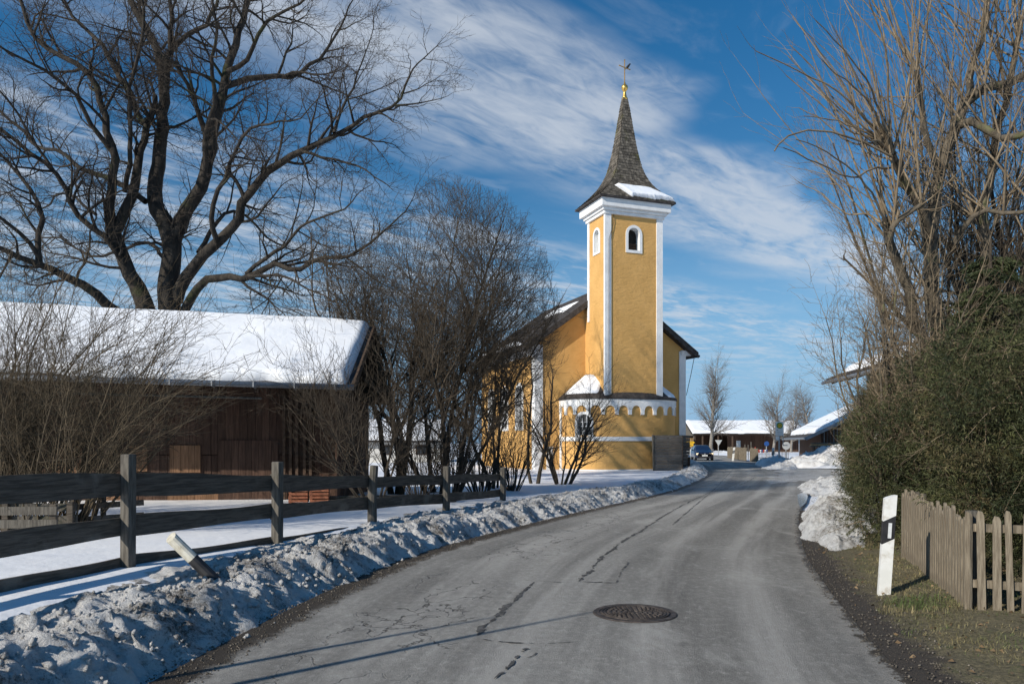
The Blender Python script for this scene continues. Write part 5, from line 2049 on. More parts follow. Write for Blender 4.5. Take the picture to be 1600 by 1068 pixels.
# undergrowth of thin upright stems along the fence end
under = dict(seg=[6, 4, 3], wob=[.08, .13, .16], up=[0.05, 0.08, 0.05], side=[4, 3, 3], split=1, rmin=0.0045, dens=[0, 3.4, 4.0], start=[0, 0.2, 0.15],
             ang=[(0, 0), (20, 50), (25, 55)], len=[(0, 0), (0.4, 1.2), (0.15, 0.5)], rad=[0.03, 0.010, 0.006], taper=0.4, tip=0.25)
for k, (px, d, h, lab) in enumerate([(655, 18.8, 2.9, "thicket of thin grey stems behind the third fence post"), (705, 20.0, 3.4, "dense brown thicket filling the gap behind the last fence boards"),
                                     (750, 20.8, 3.0, "tangle of upright stems at the board fence's far end"), (800, 23.5, 2.8, "sparse brown stems on the bank below the chapel wall")]):
    b = P(px, 770, d)
    multistem("thicket", lab, "shrub", (b.x, b.y, 0.2), h, 1.6, 30, 30 + k, M_twig_brown, M_twig_brown, under, "bare thickets along the fence", r0=0.018, names=("stems", "twigs"))
# shrub hugging the barn corner, leaning over the roof
corner = dict(shrub_prm, len=[(0, 0), (0.8, 1.7), (0.4, 1.0), (0.2, 0.5)], dens=[0, 4.0, 4.5, 5.0], rmin=0.004)
b = P(582, 745, 16.6)
multistem("corner_shrub", "dense bare shrub leaning over the barn's right roof corner", "shrub", (b.x, b.y, 0.25), 4.0, 1.7, 10, 41, M_twig_brown, M_twig_brown, corner, lean=(-0.16, -0.05), r0=0.03)
# arching bush in front of the barn, far left
def arching_bush(name, label, base, n, h, reach, seed, m):
    rnd = random.Random(seed)
    tr, tw = Tubes(), Tubes()
    prm = dict(seg=[10, 5, 3], wob=[.07, .11, .14], up=[-0.085, 0.0, 0.01], side=[4, 3, 3], split=1, rmin=0.0032, dens=[0, 4.6, 5.0], start=[0, 0.22, 0.15],
               ang=[(0, 0), (20, 55), (25, 55)], len=[(0, 0), (0.3, 1.0), (0.12, 0.4)], rad=[0.02, 0.007, 0.004], taper=0.3, tip=0.25)
    for i in range(n):
        a = rnd.uniform(0, 2 * math.pi)
        rr = math.sqrt(rnd.random())
        p = (base[0] + math.cos(a) * rr * 0.95, base[1] + math.sin(a) * rr * 0.5, base[2] - 0.05)
        k = rnd.uniform(0.15, 1.0) * reach
        d = unit((math.cos(a) * k * 0.55, math.sin(a) * k * 0.35, 1))
        grow(tr, tw, p, d, h * rnd.uniform(0.7, 1.35), rnd.uniform(0.008, 0.017), 0, prm, rnd)
    plant(name, label, "bush", base, tr, tw, m, m, None, ("stems", "twigs"))


b = P(50, 760, 11.6)
arching_bush("arching_bush", "tangled tan bush of arching canes in front of the barn at far left", (b.x, b.y, 0.25), 130, 3.1, 1.0, 51, M_cane)
b = P(-70, 760, 12.6)
arching_bush("arching_bush", "dark arching bush cut off by the photograph's left edge", (b.x, b.y, 0.25), 110, 4.2, 1.3, 52, M_cane)


# two thin saplings just outside the left edge, whose shadows cross the road
def roadside_saplings():
    for k, (x, y, h, lab) in enumerate(((-5.35, 2.35, 4.35, "taller bare sapling stem by the fence whose shadow crosses the road"), (-5.75, 2.6, 3.9, "shorter bare sapling stem by the fence whose shadow crosses the road"))):
        tr, tw = Tubes(), Tubes()
        tr.add([(x, y, 0.1), (x + 0.03, y, h * 0.4), (x, y + 0.03, h * 0.75), (x + 0.02, y, h)], [0.05, 0.045, 0.035, 0.012], 8)
        plant("sapling", lab, "tree", (x, y, 0.2), tr, None, M_bark_brown, None, "saplings by the fence")


roadside_saplings()


# far trees -----------------------------------------------------------------
def far_tree(px, base_z, d, h, spread, seed, label, kind="bare_tree", group="bare trees beyond the bend", style=0):
    rnd = random.Random(seed)
    tr, tw = Tubes(), Tubes()
    x = (px - 800) * d / FPX
    base = (x, d, base_z)
    prm = dict(seg=[7, 5, 4, 3], wob=[.06, .10, .13, .16], up=[0.02, 0.07 if style == 0 else 0.10, 0.04, -0.02 if style == 1 else 0.02], side=[7, 4, 3, 3], split=2, rmin=0.008,
               dens=[0, 5.0, 3.6, 4.2], start=[0, 0.2, 0.15, 0.1], ang=[(0, 0), (30, 70) if style == 0 else (25, 60), (25, 50), (25, 55)],
               len=[(0, 0), (spread * 0.6, spread * 1.1), (1.0, 2.4), (0.4, 1.2)], rad=[0.3, 0.08, 0.028, 0.013], taper=0.65, tip=0.12)
    grow(tr, tw, (x, d, base_z - 0.2), unit((rnd.gauss(0, .03), rnd.gauss(0, .03), 1)), h * 0.86, 0.022 * h, 0, prm, rnd)
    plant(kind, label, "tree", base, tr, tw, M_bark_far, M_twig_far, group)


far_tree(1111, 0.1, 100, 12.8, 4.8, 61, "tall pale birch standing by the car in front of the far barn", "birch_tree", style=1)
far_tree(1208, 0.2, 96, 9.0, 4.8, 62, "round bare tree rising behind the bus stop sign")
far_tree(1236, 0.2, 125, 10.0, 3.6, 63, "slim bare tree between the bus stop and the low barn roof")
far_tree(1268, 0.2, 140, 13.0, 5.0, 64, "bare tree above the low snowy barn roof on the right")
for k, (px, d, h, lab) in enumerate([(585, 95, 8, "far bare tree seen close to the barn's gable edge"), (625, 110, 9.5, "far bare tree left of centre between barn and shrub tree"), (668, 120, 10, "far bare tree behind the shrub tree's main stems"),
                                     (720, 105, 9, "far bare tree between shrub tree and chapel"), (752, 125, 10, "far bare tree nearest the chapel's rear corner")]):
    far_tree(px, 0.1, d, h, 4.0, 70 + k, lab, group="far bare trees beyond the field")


# ------------------------------------------------------------------ hedge, spruce and bare trees on the right
def leaves(centres, dirs, length, width, name, m, parent, origin):
    """diamond-shaped needle sprays as separate small faces"""
    n = len(centres)
    d = dirs / (np.linalg.norm(dirs, axis=1)[:, None] + 1e-9)
    r = rng.normal(size=(n, 3))
    s = np.cross(d, r)
    s /= np.linalg.norm(s, axis=1)[:, None] + 1e-9
    L = length[:, None]
    W = width[:, None]
    nn = np.cross(d, s)
    a = centres
    b = centres + d * L * 0.45 + s * W + nn * W * 0.4
    c = centres + d * L - np.array([[0, 0, 0.25]]) * L
    e = centres + d * L * 0.45 - s * W + nn * W * 0.4
    V = np.stack((a, b, c, e), 1).reshape(-1, 3) - np.array(origin)
    F = np.arange(4 * n).reshape(n, 4)
    return link(name, raw_mesh(name, V, [F]), m, parent)


def hedge():
    base = (7.0, 11.0, 0.1)
    t = thing("conifer_hedge", "dense shaggy olive green conifer hedge growing over the picket fence", "hedge", base)
    # lumps of the hedge: centre, radii
    B = []
    rr = random.Random(5)
    for y in np.arange(8.2, 20.5, 0.75):
        fx = 5.42 if y < 11.5 else 5.0 + (y - 11.5) * 0.435
        for j in range(5):
            x = fx + 0.75 + j * 0.9 + rr.uniform(-.15, .15)
            ht = 2.5 + 0.35 * math.sin(y * 1.3 + j) + (0.25 if j > 0 else -0.1) + rr.uniform(-.2, .25) + (0.25 if y > 12 else 0.0) + 0.16 * j
            for z in np.arange(0.55, ht, 0.62):
                k = 1 - 0.25 * max(0, (z - 1.6) / 1.6)
                sk = 0.10 * (z - 1.2) if z < 2.2 else 0.12
                B.append((x + 0.12 * max(0, z - 1.8), y + rr.uniform(-.2, .2), z, rr.uniform(0.62, 0.78) * k, rr.uniform(0.62, 0.80) * k, rr.uniform(0.5, 0.62)))
    # front bulge hanging over the fence
    for x in np.arange(5.3, 10.5, 0.7):
        for z in (1.15, 1.7, 2.2, 2.6):
            fy = 8.35 + (0.25 if x < 6 else -0.25) + rr.uniform(-.1, .15) - 0.35 * (x - 5.3) * 0.25
            B.append((x + 0.1, fy + (0.25 if z > 2 else 0), z + rr.uniform(-.1, .2) + 0.10 * (x - 5.3), 0.60, 0.55, 0.50))
    B = np.array(B)
    # short feathery sprays over the shell, each a twiglet with its own needles
    N = 240000
    idx = rng.integers(0, len(B), N)
    v = rng.normal(size=(N, 3))
    v /= np.linalg.norm(v, axis=1)[:, None]
    k = rng.uniform(0.55, 1.10, N)[:, None]
    pts = B[idx, :3] + v * B[idx, 3:] * k
    nrm = v / B[idx, 3:]
    nrm /= np.linalg.norm(nrm, axis=1)[:, None]
    vis = (nrm @ np.array([-0.55, -0.80, 0.25])) > -0.6
    pts, nrm = pts[vis], nrm[vis]
    keep = np.ones(len(pts), bool)
    for q in B:
        e = (((pts - q[:3]) / q[3:]) ** 2).sum(1)
        keep &= ~(e < 0.30)
    gapn = fbm(pts[:, 0] * 2.4 + pts[:, 2] * 1.9, pts[:, 1] * 2.4 - pts[:, 2] * 2.2, 77, 3)
    keep &= (gapn > -0.40 + 0.5 * (k[vis][:, 0] < 0.8) * -1.0) & (pts[:, 2] > 0.08)
    pts, nrm = pts[keep], nrm[keep]
    n = len(pts)
    print("hedge sprays", n)
    d = nrm * 0.8 + rng.normal(0, 0.45, (n, 3)) + np.array([[0, 0, 0.30]])
    d /= np.linalg.norm(d, axis=1)[:, None]
    L = rng.uniform(0.08, 0.22, n) * (1 + 0.9 * (rng.random(n) < 0.12))
    K = 9
    kk = (np.arange(K) + 0.5) / K
    cen = pts[:, None, :] + d[:, None, :] * (L[:, None] * kk[None, :])[..., None]
    dd = d[:, None, :] * 0.75 + rng.normal(0, 0.55, (n, K, 3))
    m_ = n * K
    leaves(cen.reshape(-1, 3), dd.reshape(-1, 3), rng.uniform(0.03, 0.075, m_), rng.uniform(0.0035, 0.0075, m_), "foliage", M_needle, t, base)
    # straggling dead twigs
    tw = Tubes()
    rnd = random.Random(8)
    pr = dict(seg=[5, 3], wob=[.13, .16], up=[0.0, 0.0], side=[4, 3], split=0, rmin=0.0028, dens=[0, 4], start=[0, .25], ang=[(0, 0), (25, 60)], len=[(0, 0), (0.1, 0.4)], rad=[0.01, 0.004], taper=0.3, tip=0.3)
    ii = rng.integers(0, n, 2600)
    for i in ii:
        p, q = pts[i], nrm[i]
        if rnd.random() < 0.5:
            q = q * 0.5 + np.array([0.2 * rnd.gauss(0, 1), 0.2 * rnd.gauss(0, 1), rnd.choice((-0.8, 0.8))])
        grow(tw, tw, tuple(p - q * 0.15), unit(tuple(q + rng.normal(0, .5, 3))), rnd.uniform(0.25, 0.85), rnd.uniform(0.003, 0.0075), 0, pr, rnd)
    link("dead_twigs", tw.mesh("dead_twigs", base), M_twig_tan, t)


hedge()


def spruce():
    base = (7.6, 12.2, 0.1)
    t = thing("spruce_tree", "dark green spruce with drooping boughs rising out of the hedge", "tree", base)
    tr = Tubes()
    tr.add([(7.6, 12.2, 0.0), (7.62, 12.2, 2.3), (7.6, 12.2, 4.95)], [0.13, 0.08, 0.015], 8)
    rnd = random.Random(3)
    cs, ds, ls = [], [], []
    bt = Tubes()
    z = 1.2
    while z < 4.8:
        Lb = 1.6 * (1 - (z - 1.0) / 4.0) + 0.12
        for k in range(4):
            a = rnd.uniform(0, 2 * math.pi)
            d = (math.cos(a), math.sin(a), 0.18)
            p = (7.6, 12.2, z + rnd.uniform(-.1, .1))
            pts, n = [p], 7
            L = Lb * rnd.uniform(0.75, 1.1)
            for i in range(n):
                d = unit((d[0] + rnd.gauss(0, .05), d[1] + rnd.gauss(0, .05), d[2] - 0.09 + (0.10 if i > 4 else 0)))
                p = (p[0] + d[0] * L / n, p[1] + d[1] * L / n, p[2] + d[2] * L / n)
                pts.append(p)
            bt.add(pts, list(np.linspace(0.02, 0.004, n + 1)), 4)
            for i in range(n):
                A, Bq = np.array(pts[i]), np.array(pts[i + 1])
                for j in range(int(9 + 6 * (i > 1))):
                    q = A + (Bq - A) * rnd.random()
                    sd = np.array([-(Bq - A)[1], (Bq - A)[0], 0])
                    sd /= np.linalg.norm(sd) + 1e-9
                    sd = sd * rnd.choice((-1, 1)) + (Bq - A) / np.linalg.norm(Bq - A) * 0.7 + np.array([0, 0, -0.35 + rnd.gauss(0, .2)])
                    l = rnd.uniform(0.12, 0.34) * (1.05 - i / n * 0.5)
                    for s in range(8):
                        cs.append(q + sd * l * s / 8)
                        ds.append(sd + rng.normal(0, .45, 3))
                        ls.append(rnd.uniform(0.035, 0.075))
        z += 0.24
    link("trunk", tr.mesh("trunk", base), M_bark_brown, t)
    link("boughs", bt.mesh("boughs", base), M_bark_brown, t)
    ls = np.array(ls)
    leaves(np.array(cs), np.array(ds), ls, ls * 0.13, "crown", M_spruce, t, base)


spruce()


def shoot_tree():
    """old cut-back tree throwing long whips"""
    rnd = random.Random(91)
    tr, tw = Tubes(), Tubes()
    def W(path, d0, d1):
        n = len(path)
        return [P(x, y, d0 + (d1 - d0) * i / (n - 1)) for i, (x, y) in enumerate(path)]
    base = (P(1475, 700, 14).x, 14.0, 0.1)
    L1 = [
        ([(1475, 815), (1475, 700), (1470, 600), (1462, 500), (1458, 420), (1457, 372), (1462, 310), (1468, 268), (1480, 225), (1493, 195), (1517, 152), (1550, 135), (1590, 122), (1640, 100)], 14, 14.6, 0.19, 0.07),
        ([(1480, 760), (1472, 620), (1452, 560), (1430, 490), (1420, 455), (1400, 405), (1388, 375), (1384, 340)], 14, 13.2, 0.15, 0.07),
        ([(1457, 372), (1440, 330), (1415, 285), (1394, 242)], 14, 13.2, 0.10, 0.06),
        ([(1475, 600), (1520, 500), (1540, 420), (1536, 350), (1545, 270), (1560, 200), (1580, 130), (1590, 60)], 14.2, 15.2, 0.11, 0.05),
        ([(1468, 268), (1450, 220), (1438, 160), (1432, 110)], 14.2, 14, 0.07, 0.04),
        ([(1493, 198), (1520, 190), (1560, 215), (1600, 210), (1650, 180)], 14.3, 13.4, 0.08, 0.05),
        ([(1517, 152), (1520, 100), (1540, 50), (1545, -20)], 14.4, 15, 0.07, 0.03),
        ([(1388, 380), (1398, 350), (1425, 330), (1440, 320)], 13.2, 12.9, 0.06, 0.04),
        ([(1490, 380), (1530, 330), (1580, 335), (1620, 325)], 14, 13, 0.06, 0.03),
    ]
    ends = []
    prm = dict(seg=[8, 6, 4], wob=[.05, .06, .10], up=[0.05, 0.03, 0.03], side=[5, 4, 3], split=0, rmin=0.003, dens=[0, 0.0, 1.8], start=[0, .2, .25], ang=[(0, 0), (20, 50), (20, 45)],
               len=[(0, 0), (1, 2), (0.25, 0.9)], rad=[0.03, 0.012, 0.005], taper=0.4, tip=0.25)
    tprm = dict(prm, seg=[0, 6, 3, 2], wob=[0, .13, .17, .2], up=[0, .05, .03, 0.02], dens=[0, 2.4, 3.6, 3.5], len=[(0, 0), (0.8, 2.0), (0.3, 0.8), (0.12, 0.35)], ang=[(0, 0), (35, 70), (30, 60), (30, 60)], rad=[.03, .016, .008, 0.005], side=[5, 4, 3, 3], start=[0, .2, .2, .2])
    tprm['env'] = (9.4, 14.0, 6.0, 3.5, 8.0)
    for path, d0, d1, r0, r1 in L1:
        pts, rad, dirs, L = limb(tr, W(path, d0, d1), r0, r1, 9)
        spawn(tr, tw, pts, rad, dirs, L * 1.1, 0, tprm, rnd, 0.4)
        ends.append((pts, dirs))
    # long whips: from photo-like heads, fanning to the upper left and straight up
    heads = [P(1394, 242, 13.2), P(1386, 350, 13.1), P(1392, 262, 13.2), P(1405, 285, 13.4), P(1384, 345, 13.1), P(1440, 322, 13.0)]
    tips = [(1180, 80), (1236, 72), (1240, 25), (1276, 34), (1228, 118), (1250, 168), (1245, 215), (1222, 232), (1248, 284), (1255, 180), (1232, 90), (1300, 40), (1285, 95), (1268, 60),
            (1320, 0), (1335, -60), (1290, 150), (1262, 130)]
    for i, (x, y) in enumerate(tips):
        h = heads[0 if y < 190 else (2 if i % 2 else 1)] if y < 240 else heads[1]
        e = P(x, y, 13.2 + rnd.uniform(-1.6, 1.2))
        a = np.array(h)
        b_ = np.array(e)
        m = (a + b_) / 2 + np.array([0.10, 0, -0.18 if i % 3 else 0.12]) * np.linalg.norm(b_ - a) * 0.6
        q = resample([tuple(a), tuple(a * 0.5 + m * 0.5 + np.array([0, 0, 0.08])), tuple(m), tuple((m + b_) / 2 + np.array([0, 0, 0.03])), tuple(b_)], None)[::8]
        n = len(q)
        q[1:] += rng.normal(0, 0.012, (n - 1, 3))
        pts = [tuple(v) for v in q]
        rad = list(np.linspace(0.021, 0.0075, n))
        tw.add(pts, rad, 5)
        dirs = np.gradient(q, axis=0)
        dirs = [unit(tuple(v)) for v in dirs]
        spawn(tw, tw, pts, rad, dirs, np.linalg.norm(b_ - a) * 0.4, 1, prm, rnd, 0.3)
    # drooping hooked whip
    q = [P(1394, 245, 13.0), P(1350, 222, 12.8), P(1300, 206, 12.6), P(1262, 203, 12.5), P(1232, 212, 12.4), P(1216, 226, 12.4), P(1210, 236, 12.4)]
    tw.add([tuple(v) for v in q], [0.022, 0.019, 0.017, 0.015, 0.014, 0.013, 0.012], 5)
    # upright whips all over the limbs
    for pts, dirs in ends:
        m = len(pts)
        for i in range(int(m * 1.5)):
            k = rnd.randrange(int(m * 0.4), m)
            d = unit((rnd.gauss(-0.05, .27), rnd.gauss(0, .27), 1.0))
            if rnd.random() < 0.3:
                d = unit((d[0] - 0.55, d[1], d[2]))
            grow(tr, tw, pts[k], d, rnd.uniform(1.6, 4.6), rnd.uniform(0.012, 0.025), 0, dict(prm, up=[0.03, 0.02, 0.02], dens=[0, 1.2, 1.6], len=[(0, 0), (0.4, 1.3), (0.2, 0.5)]), rnd)
    plant("cut_back_tree", "old bare tree with long tan whips fanning left above the hedge", "tree", base, tr, tw, M_bark_elder, M_twig_tan)


shoot_tree()
elder = dict(shrub_prm, len=[(0, 0), (0.9, 1.9), (0.4, 1.1), (0.15, 0.5)], dens=[0, 3.6, 4.2, 5.0], rmin=0.0035, ang=[(0, 0), (20, 50), (30, 60), (30, 60)], up=[0.05, 0.05, 0.04, 0.03])
tight = dict(elder, len=[(0, 0), (0.5, 1.2), (0.25, 0.7), (0.12, 0.4)], dens=[0, 4.2, 4.6, 5.0], wob=[.09, .13, .16, .2])
multistem("elder_shrub", "twiggy brown shrub rising at the hedge's left end", "shrub", (P(1388, 700, 12.9).x, 12.9, 0.1), 5.6, 0.9, 10, 93, M_bark_elder, M_twig_tan, tight, r0=0.04)
multistem("elder_shrub", "tan many stemmed shrub growing up through the middle of the hedge", "shrub", (P(1450, 700, 12.2).x, 12.2, 0.1), 5.0, 1.0, 9, 96, M_bark_elder, M_twig_tan, tight, r0=0.04)
screen = dict(elder, hs=(0.75, 0.95), len=[(0, 0), (1.0, 2.4), (0.4, 1.0), (0.15, 0.45)], dens=[0, 2.6, 3.4, 4.0], ang=[(0, 0), (14, 36), (22, 45), (25, 55)], wob=[.05, .08, .12, .16], up=[0.03, 0.06, 0.06, 0.04])
multistem("hazel_tree", "upright screen of thin brown stems behind the cut back tree's trunk", "tree", (P(1485, 700, 16.2).x, 16.2, 0.1), 10.5, 2.6, 11, 97, M_bark_brown, M_twig_tan, screen, r0=0.05)
multistem("hazel_tree", "dense upright brown stems filling the photograph's right edge", "tree", (P(1585, 700, 15.6).x, 15.6, 0.1), 10.8, 2.4, 11, 98, M_bark_brown, M_twig_brown, screen, r0=0.05)
xr = 10.4
multistem("crossing_limb_tree", "bare tree with dark crossing limbs at the picture's upper right", "tree", (xr, 15.2, 0.1), 10.5, 4.0, 7, 94, M_bark_brown, M_twig_brown,
          dict(shrub_prm, dens=[0, 3.2, 4.0, 4.5], env=(xr + 0.3, 15.2, 6.0, 3.6, 8.0)), r0=0.12)
multistem("elder_shrub", "thin bare shrub between the hedge top and the cut back tree", "shrub", (P(1440, 700, 17).x, 17.0, 0.1), 6.2, 2.2, 7, 95, M_bark_elder, M_twig_brown, elder, r0=0.05)


# grass on the right verge ---------------------------------------------------
def grass():
    N = 110000
    ln = Rv
    tg = np.gradient(ln, axis=0)
    tg /= np.linalg.norm(tg, axis=1)[:, None]
    nr = np.stack((tg[:, 1], -tg[:, 0]), 1)
    i = rng.integers(0, len(ln), N)
    u = rng.uniform(0.30, 3.2, N)
    w = ln[i] + nr[i] * u[:, None]
    dens = fbm(w[:, 0] * 1.6, w[:, 1] * 1.6, 61, 3) + 0.35 * sst(u, 0.45, 0.9) - 0.2
    tuft = np.exp(-(((w[:, 0] - 4.05) / 0.40) ** 2 + ((w[:, 1] - 7.75) / 0.40) ** 2))
    keep = (dens + tuft * 0.7 > rng.uniform(-0.25, 0.35, N)) & (w[:, 1] < 14.5)
    w, u, tuft = w[keep], u[keep], tuft[keep]
    n = len(w)
    X, Y = w[:, 0], w[:, 1]
    _, _, z = Rverge(None, -u, X, Y)
    p = np.stack((X, Y, z - 0.01), 1)
    a = rng.uniform(0, 2 * math.pi, n)
    lean = rng.uniform(0.3, 1.7, n)
    L = rng.uniform(0.03, 0.085, n) * (1 + 1.3 * tuft)
    d = np.stack((np.cos(a) * lean, np.sin(a) * lean, np.ones(n)), 1)
    d /= np.linalg.norm(d, axis=1)[:, None]
    s = np.stack((-np.sin(a), np.cos(a), np.zeros(n)), 1) * rng.uniform(0.0012, 0.003, n)[:, None]
    m = p + d * (L * 0.55)[:, None]
    tip = p + d * L[:, None] - np.array([[0, 0, 1]]) * (L * 0.25)[:, None]
    V = np.stack((p - s, p + s, m + s * 0.7, m - s * 0.7, tip), 1).reshape(-1, 3)
    b = np.arange(n)[:, None] * 5
    me = raw_mesh("grass", V, [b + np.array([[0, 1, 2, 3]]), b + np.array([[3, 2, 4]])])
    tag(link("grass", me, M_grass), "short rough olive grass and dead blades on the road verge", "grass", kind="stuff")


M_leaf = mat("dead_leaf", (0.10, 0.062, 0.032), (0.23, 0.16, 0.09), 0.85, 3, island=0.4)


def litter():
    n = 1500
    i = rng.integers(0, len(Rv), n)
    tg = np.gradient(Rv, axis=0)
    tg /= np.linalg.norm(tg, axis=1)[:, None]
    u = 0.1 + 3.0 * rng.random(n) ** 0.8
    p = Rv[i] + np.stack((tg[:, 1], -tg[:, 0]), 1)[i] * u[:, None]
    z = Rverge(None, -u, p[:, 0], p[:, 1])[2] + rng.uniform(0.005, 0.03, n)
    ok = p[:, 1] < 13
    a = rng.uniform(0, 2 * math.pi, n)
    d = np.stack((np.cos(a), np.sin(a), rng.normal(0.1, 0.2, n)), 1)
    L = rng.uniform(0.02, 0.055, n)
    o = leaves(np.c_[p, z][ok], d[ok], L[ok], (L * 0.3)[ok], "leaf_litter", M_leaf, None, (0, 0, 0))
    tag(o, "scattered dead brown leaves on the grass verge", "leaf litter", kind="stuff")


grass()
litter()
road_grit()


# ------------------------------------------------------------------ buildings beyond the bend
def far_barn():
    d = 126.0
    x0, x1 = (1084 - 800) * d / FPX, (1262 - 800) * d / FPX
    base = (x0, d, 0)
    t = thing("open_barn", "long open fronted barn with snowy roof across the road bend", "barn", base, R(3))
    L = x1 - x0
    E, RG, DP = 3.25, 5.45, 4.2
    ov = 0.4
    mb = MB()
    slab(mb, (-0.5, -ov, E), (L, -ov, E), (L, DP, RG), (-0.5, DP, RG), 0.14)
    slab(mb, (-0.5, 2 * DP + ov, E), (L, 2 * DP + ov, E), (L, DP, RG), (-0.5, DP, RG), 0.14)
    roof = mb.build("roof", M_darkroof, t)
    snow_slab("roof_snow", (-0.3, -ov + 0.05, E + 0.02), (L, -ov + 0.05, E + 0.02), (L, DP, RG + 0.02), (-0.3, DP, RG + 0.02), 0.25, M_snow, roof, 70, 20, 7, 0.3, 0.05)
    mb = MB()
    s = 6.5
    while s < L:
        mb.box(s, s + 0.24, 2.6, 2.65, 0, E + 0.9)
        s += 0.25
    mb.box(0, L, 2 * DP - 0.05, 2 * DP, 0, E)
    mb.build("wall", M_barn, t)
    mb = MB()
    for s in (0.1, 1.4, 4.0, 6.4):
        mb.box(s, s + 0.2, 0.02, 0.22, 0, E - 0.05)
    mb.box(0, L, 0.0, 0.2, E - 0.28, E - 0.08)
    mb.build("post", M_beam, t)
    mb = MB()
    mb.add([(0, 0.1, E), (0, DP, RG - 0.15), (0, 2 * DP, E), (0, 2 * DP, 2.9), (0, 0.1, 2.9)], [(0, 4, 3, 2, 1)])
    mb.box(-0.05, 0.1, 0.05, 0.2, 0, E)
    mb.build("gable", M_post, t)
    # firewood stacked in the gable end
    f = thing("firewood_stack", "split firewood stacked in tiers at the far barn's gable end", "firewood", (x0 - 2.6, d - 0.5, 0))
    for z in (0.9, 1.75):
        mb = MB()
        mb.box(0.0, 2.5, 0, 0.9, z - 0.08, z)
        for q in (0.05, 2.4):
            mb.box(q, q + 0.1, 0.0, 0.1, 0, z + 0.05)
        build_each(mb, "shelf", M_beam, f)
    for z0 in (0.05, 0.95, 1.8):
        mb = MB()
        for r in range(4):
            for k in range(13):
                cx, cz = 0.14 + k * 0.18 + (r % 2) * 0.06, z0 + 0.1 + r * 0.165
                mb.tube([(cx, -0.05 + random.uniform(-.04, .04), cz), (cx, 0.85, cz)], 0.085, 6)
        mb.build("log_row", M_log, f)


far_barn()


def low_barn():
    """barn right: gable to the viewer, roof falling left to a low eave"""
    d = 62.0
    A = P(1260, 683, d)          # near eave corner
    Bk = P(1226, 683.5, d + 11)  # far eave corner
    along = (Bk - A)
    along.z = 0
    al = along.normalized()
    rt = Vector((al.y, -al.x, 0))          # to the right, across the roof
    base = (A.x + 4, A.y, 0)
    t = thing("low_barn", "low brown barn with broad snowy roof sloping down behind the snow pile", "barn", base)
    W, H = 7.6, 3.7
    E = A.z
    q = lambda s, w, z: A + al * s + rt * w + Vector((0, 0, z - A.z))
    k = H / W
    LEN = 12.0
    mb = MB()
    slab(mb, q(0, 0, E), q(LEN, 0, E), q(LEN, W, E + H), q(0, W, E + H), 0.16)
    slab(mb, q(0, 2 * W, E), q(LEN, 2 * W, E), q(LEN, W, E + H), q(0, W, E + H), 0.16)
    roof = mb.build("roof", M_darkroof, t, base)
    snow_slab("roof_snow", q(LEN - 0.3, 0.55, E + 0.55 * k + 0.03), q(0.25, 0.75, E + 0.75 * k + 0.03), q(0.2, W, E + H + 0.03), q(LEN - 0.1, W, E + H + 0.03), 0.28, M_snow, roof, 50, 36, 8, 0.25, 0.05, base)
    mb = MB()
    mb.beam(q(-0.03, -0.05, E - 0.10), q(-0.03, W, E + H - 0.08), 0.06, 0.26)
    mb.build("verge_board", M_zinc, roof, base)
    mb = MB()
    mb.tube([q(-0.1, -0.08, E - 0.08), q(LEN, -0.08, E - 0.08)], 0.09, 8)
    build_each(mb, "gutter", M_zinc, roof, base)
    # walls of vertical boards
    mb = MB()
    w = 1.3
    while w < 2 * W - 1.3:
        m_ = w if w < W else 2 * W - w
        top = E + m_ * k - 0.16
        a, b = q(1.0, w, 0), q(1.0, w + 0.24, 0)
        n = -al * random.choice((0.03, 0.045))
        mb.hexa([a + n, b + n, b, a, Vector((0, 0, top)) + a + n, Vector((0, 0, top)) + b + n, Vector((0, 0, top)) + b, Vector((0, 0, top)) + a])
        w += 0.25
    mb.build("wall", M_barn, t, base)
    mb = MB()
    a, b = q(1.0, 1.35, 0), q(LEN - 0.6, 1.35, 0)
    mb.quad(a, b, b + Vector((0, 0, E + 0.5)), a + Vector((0, 0, E + 0.5)))
    mb.build("side_wall", M_barn, t, base)
    # pale door posts
    mb = MB()
    for w_, h_ in ((1.25, 1.25), (2.6, 1.3), (7.2, 1.6)):
        a = q(0.86, w_, 0)
        mb.box(a.x - 0.22, a.x + 0.22, a.y - 0.05, a.y + 0.05, 0, h_)
    build_each(mb, "door_jamb", M_white, t, base)
    f = thing("plank_stack", "stack of pale sawn planks under the low barn's eave", "plank stack", tuple(q(0.4, 1.2, 0)))
    for i in range(3):
        mb = MB()
        mb.box(-0.9 + i * 0.06, 1.5 - i * 0.05, -0.2, 0.2, 1.35 + i * 0.12, 1.45 + i * 0.12)
        mb.build("plank", M_log if i == 1 else M_post, f)
    mb = MB()
    for x in (-0.6, 1.2):
        mb.box(x - 0.06, x + 0.06, -0.15, 0.15, 0, 1.35)
    build_each(mb, "trestle", M_beam, f)


low_barn()


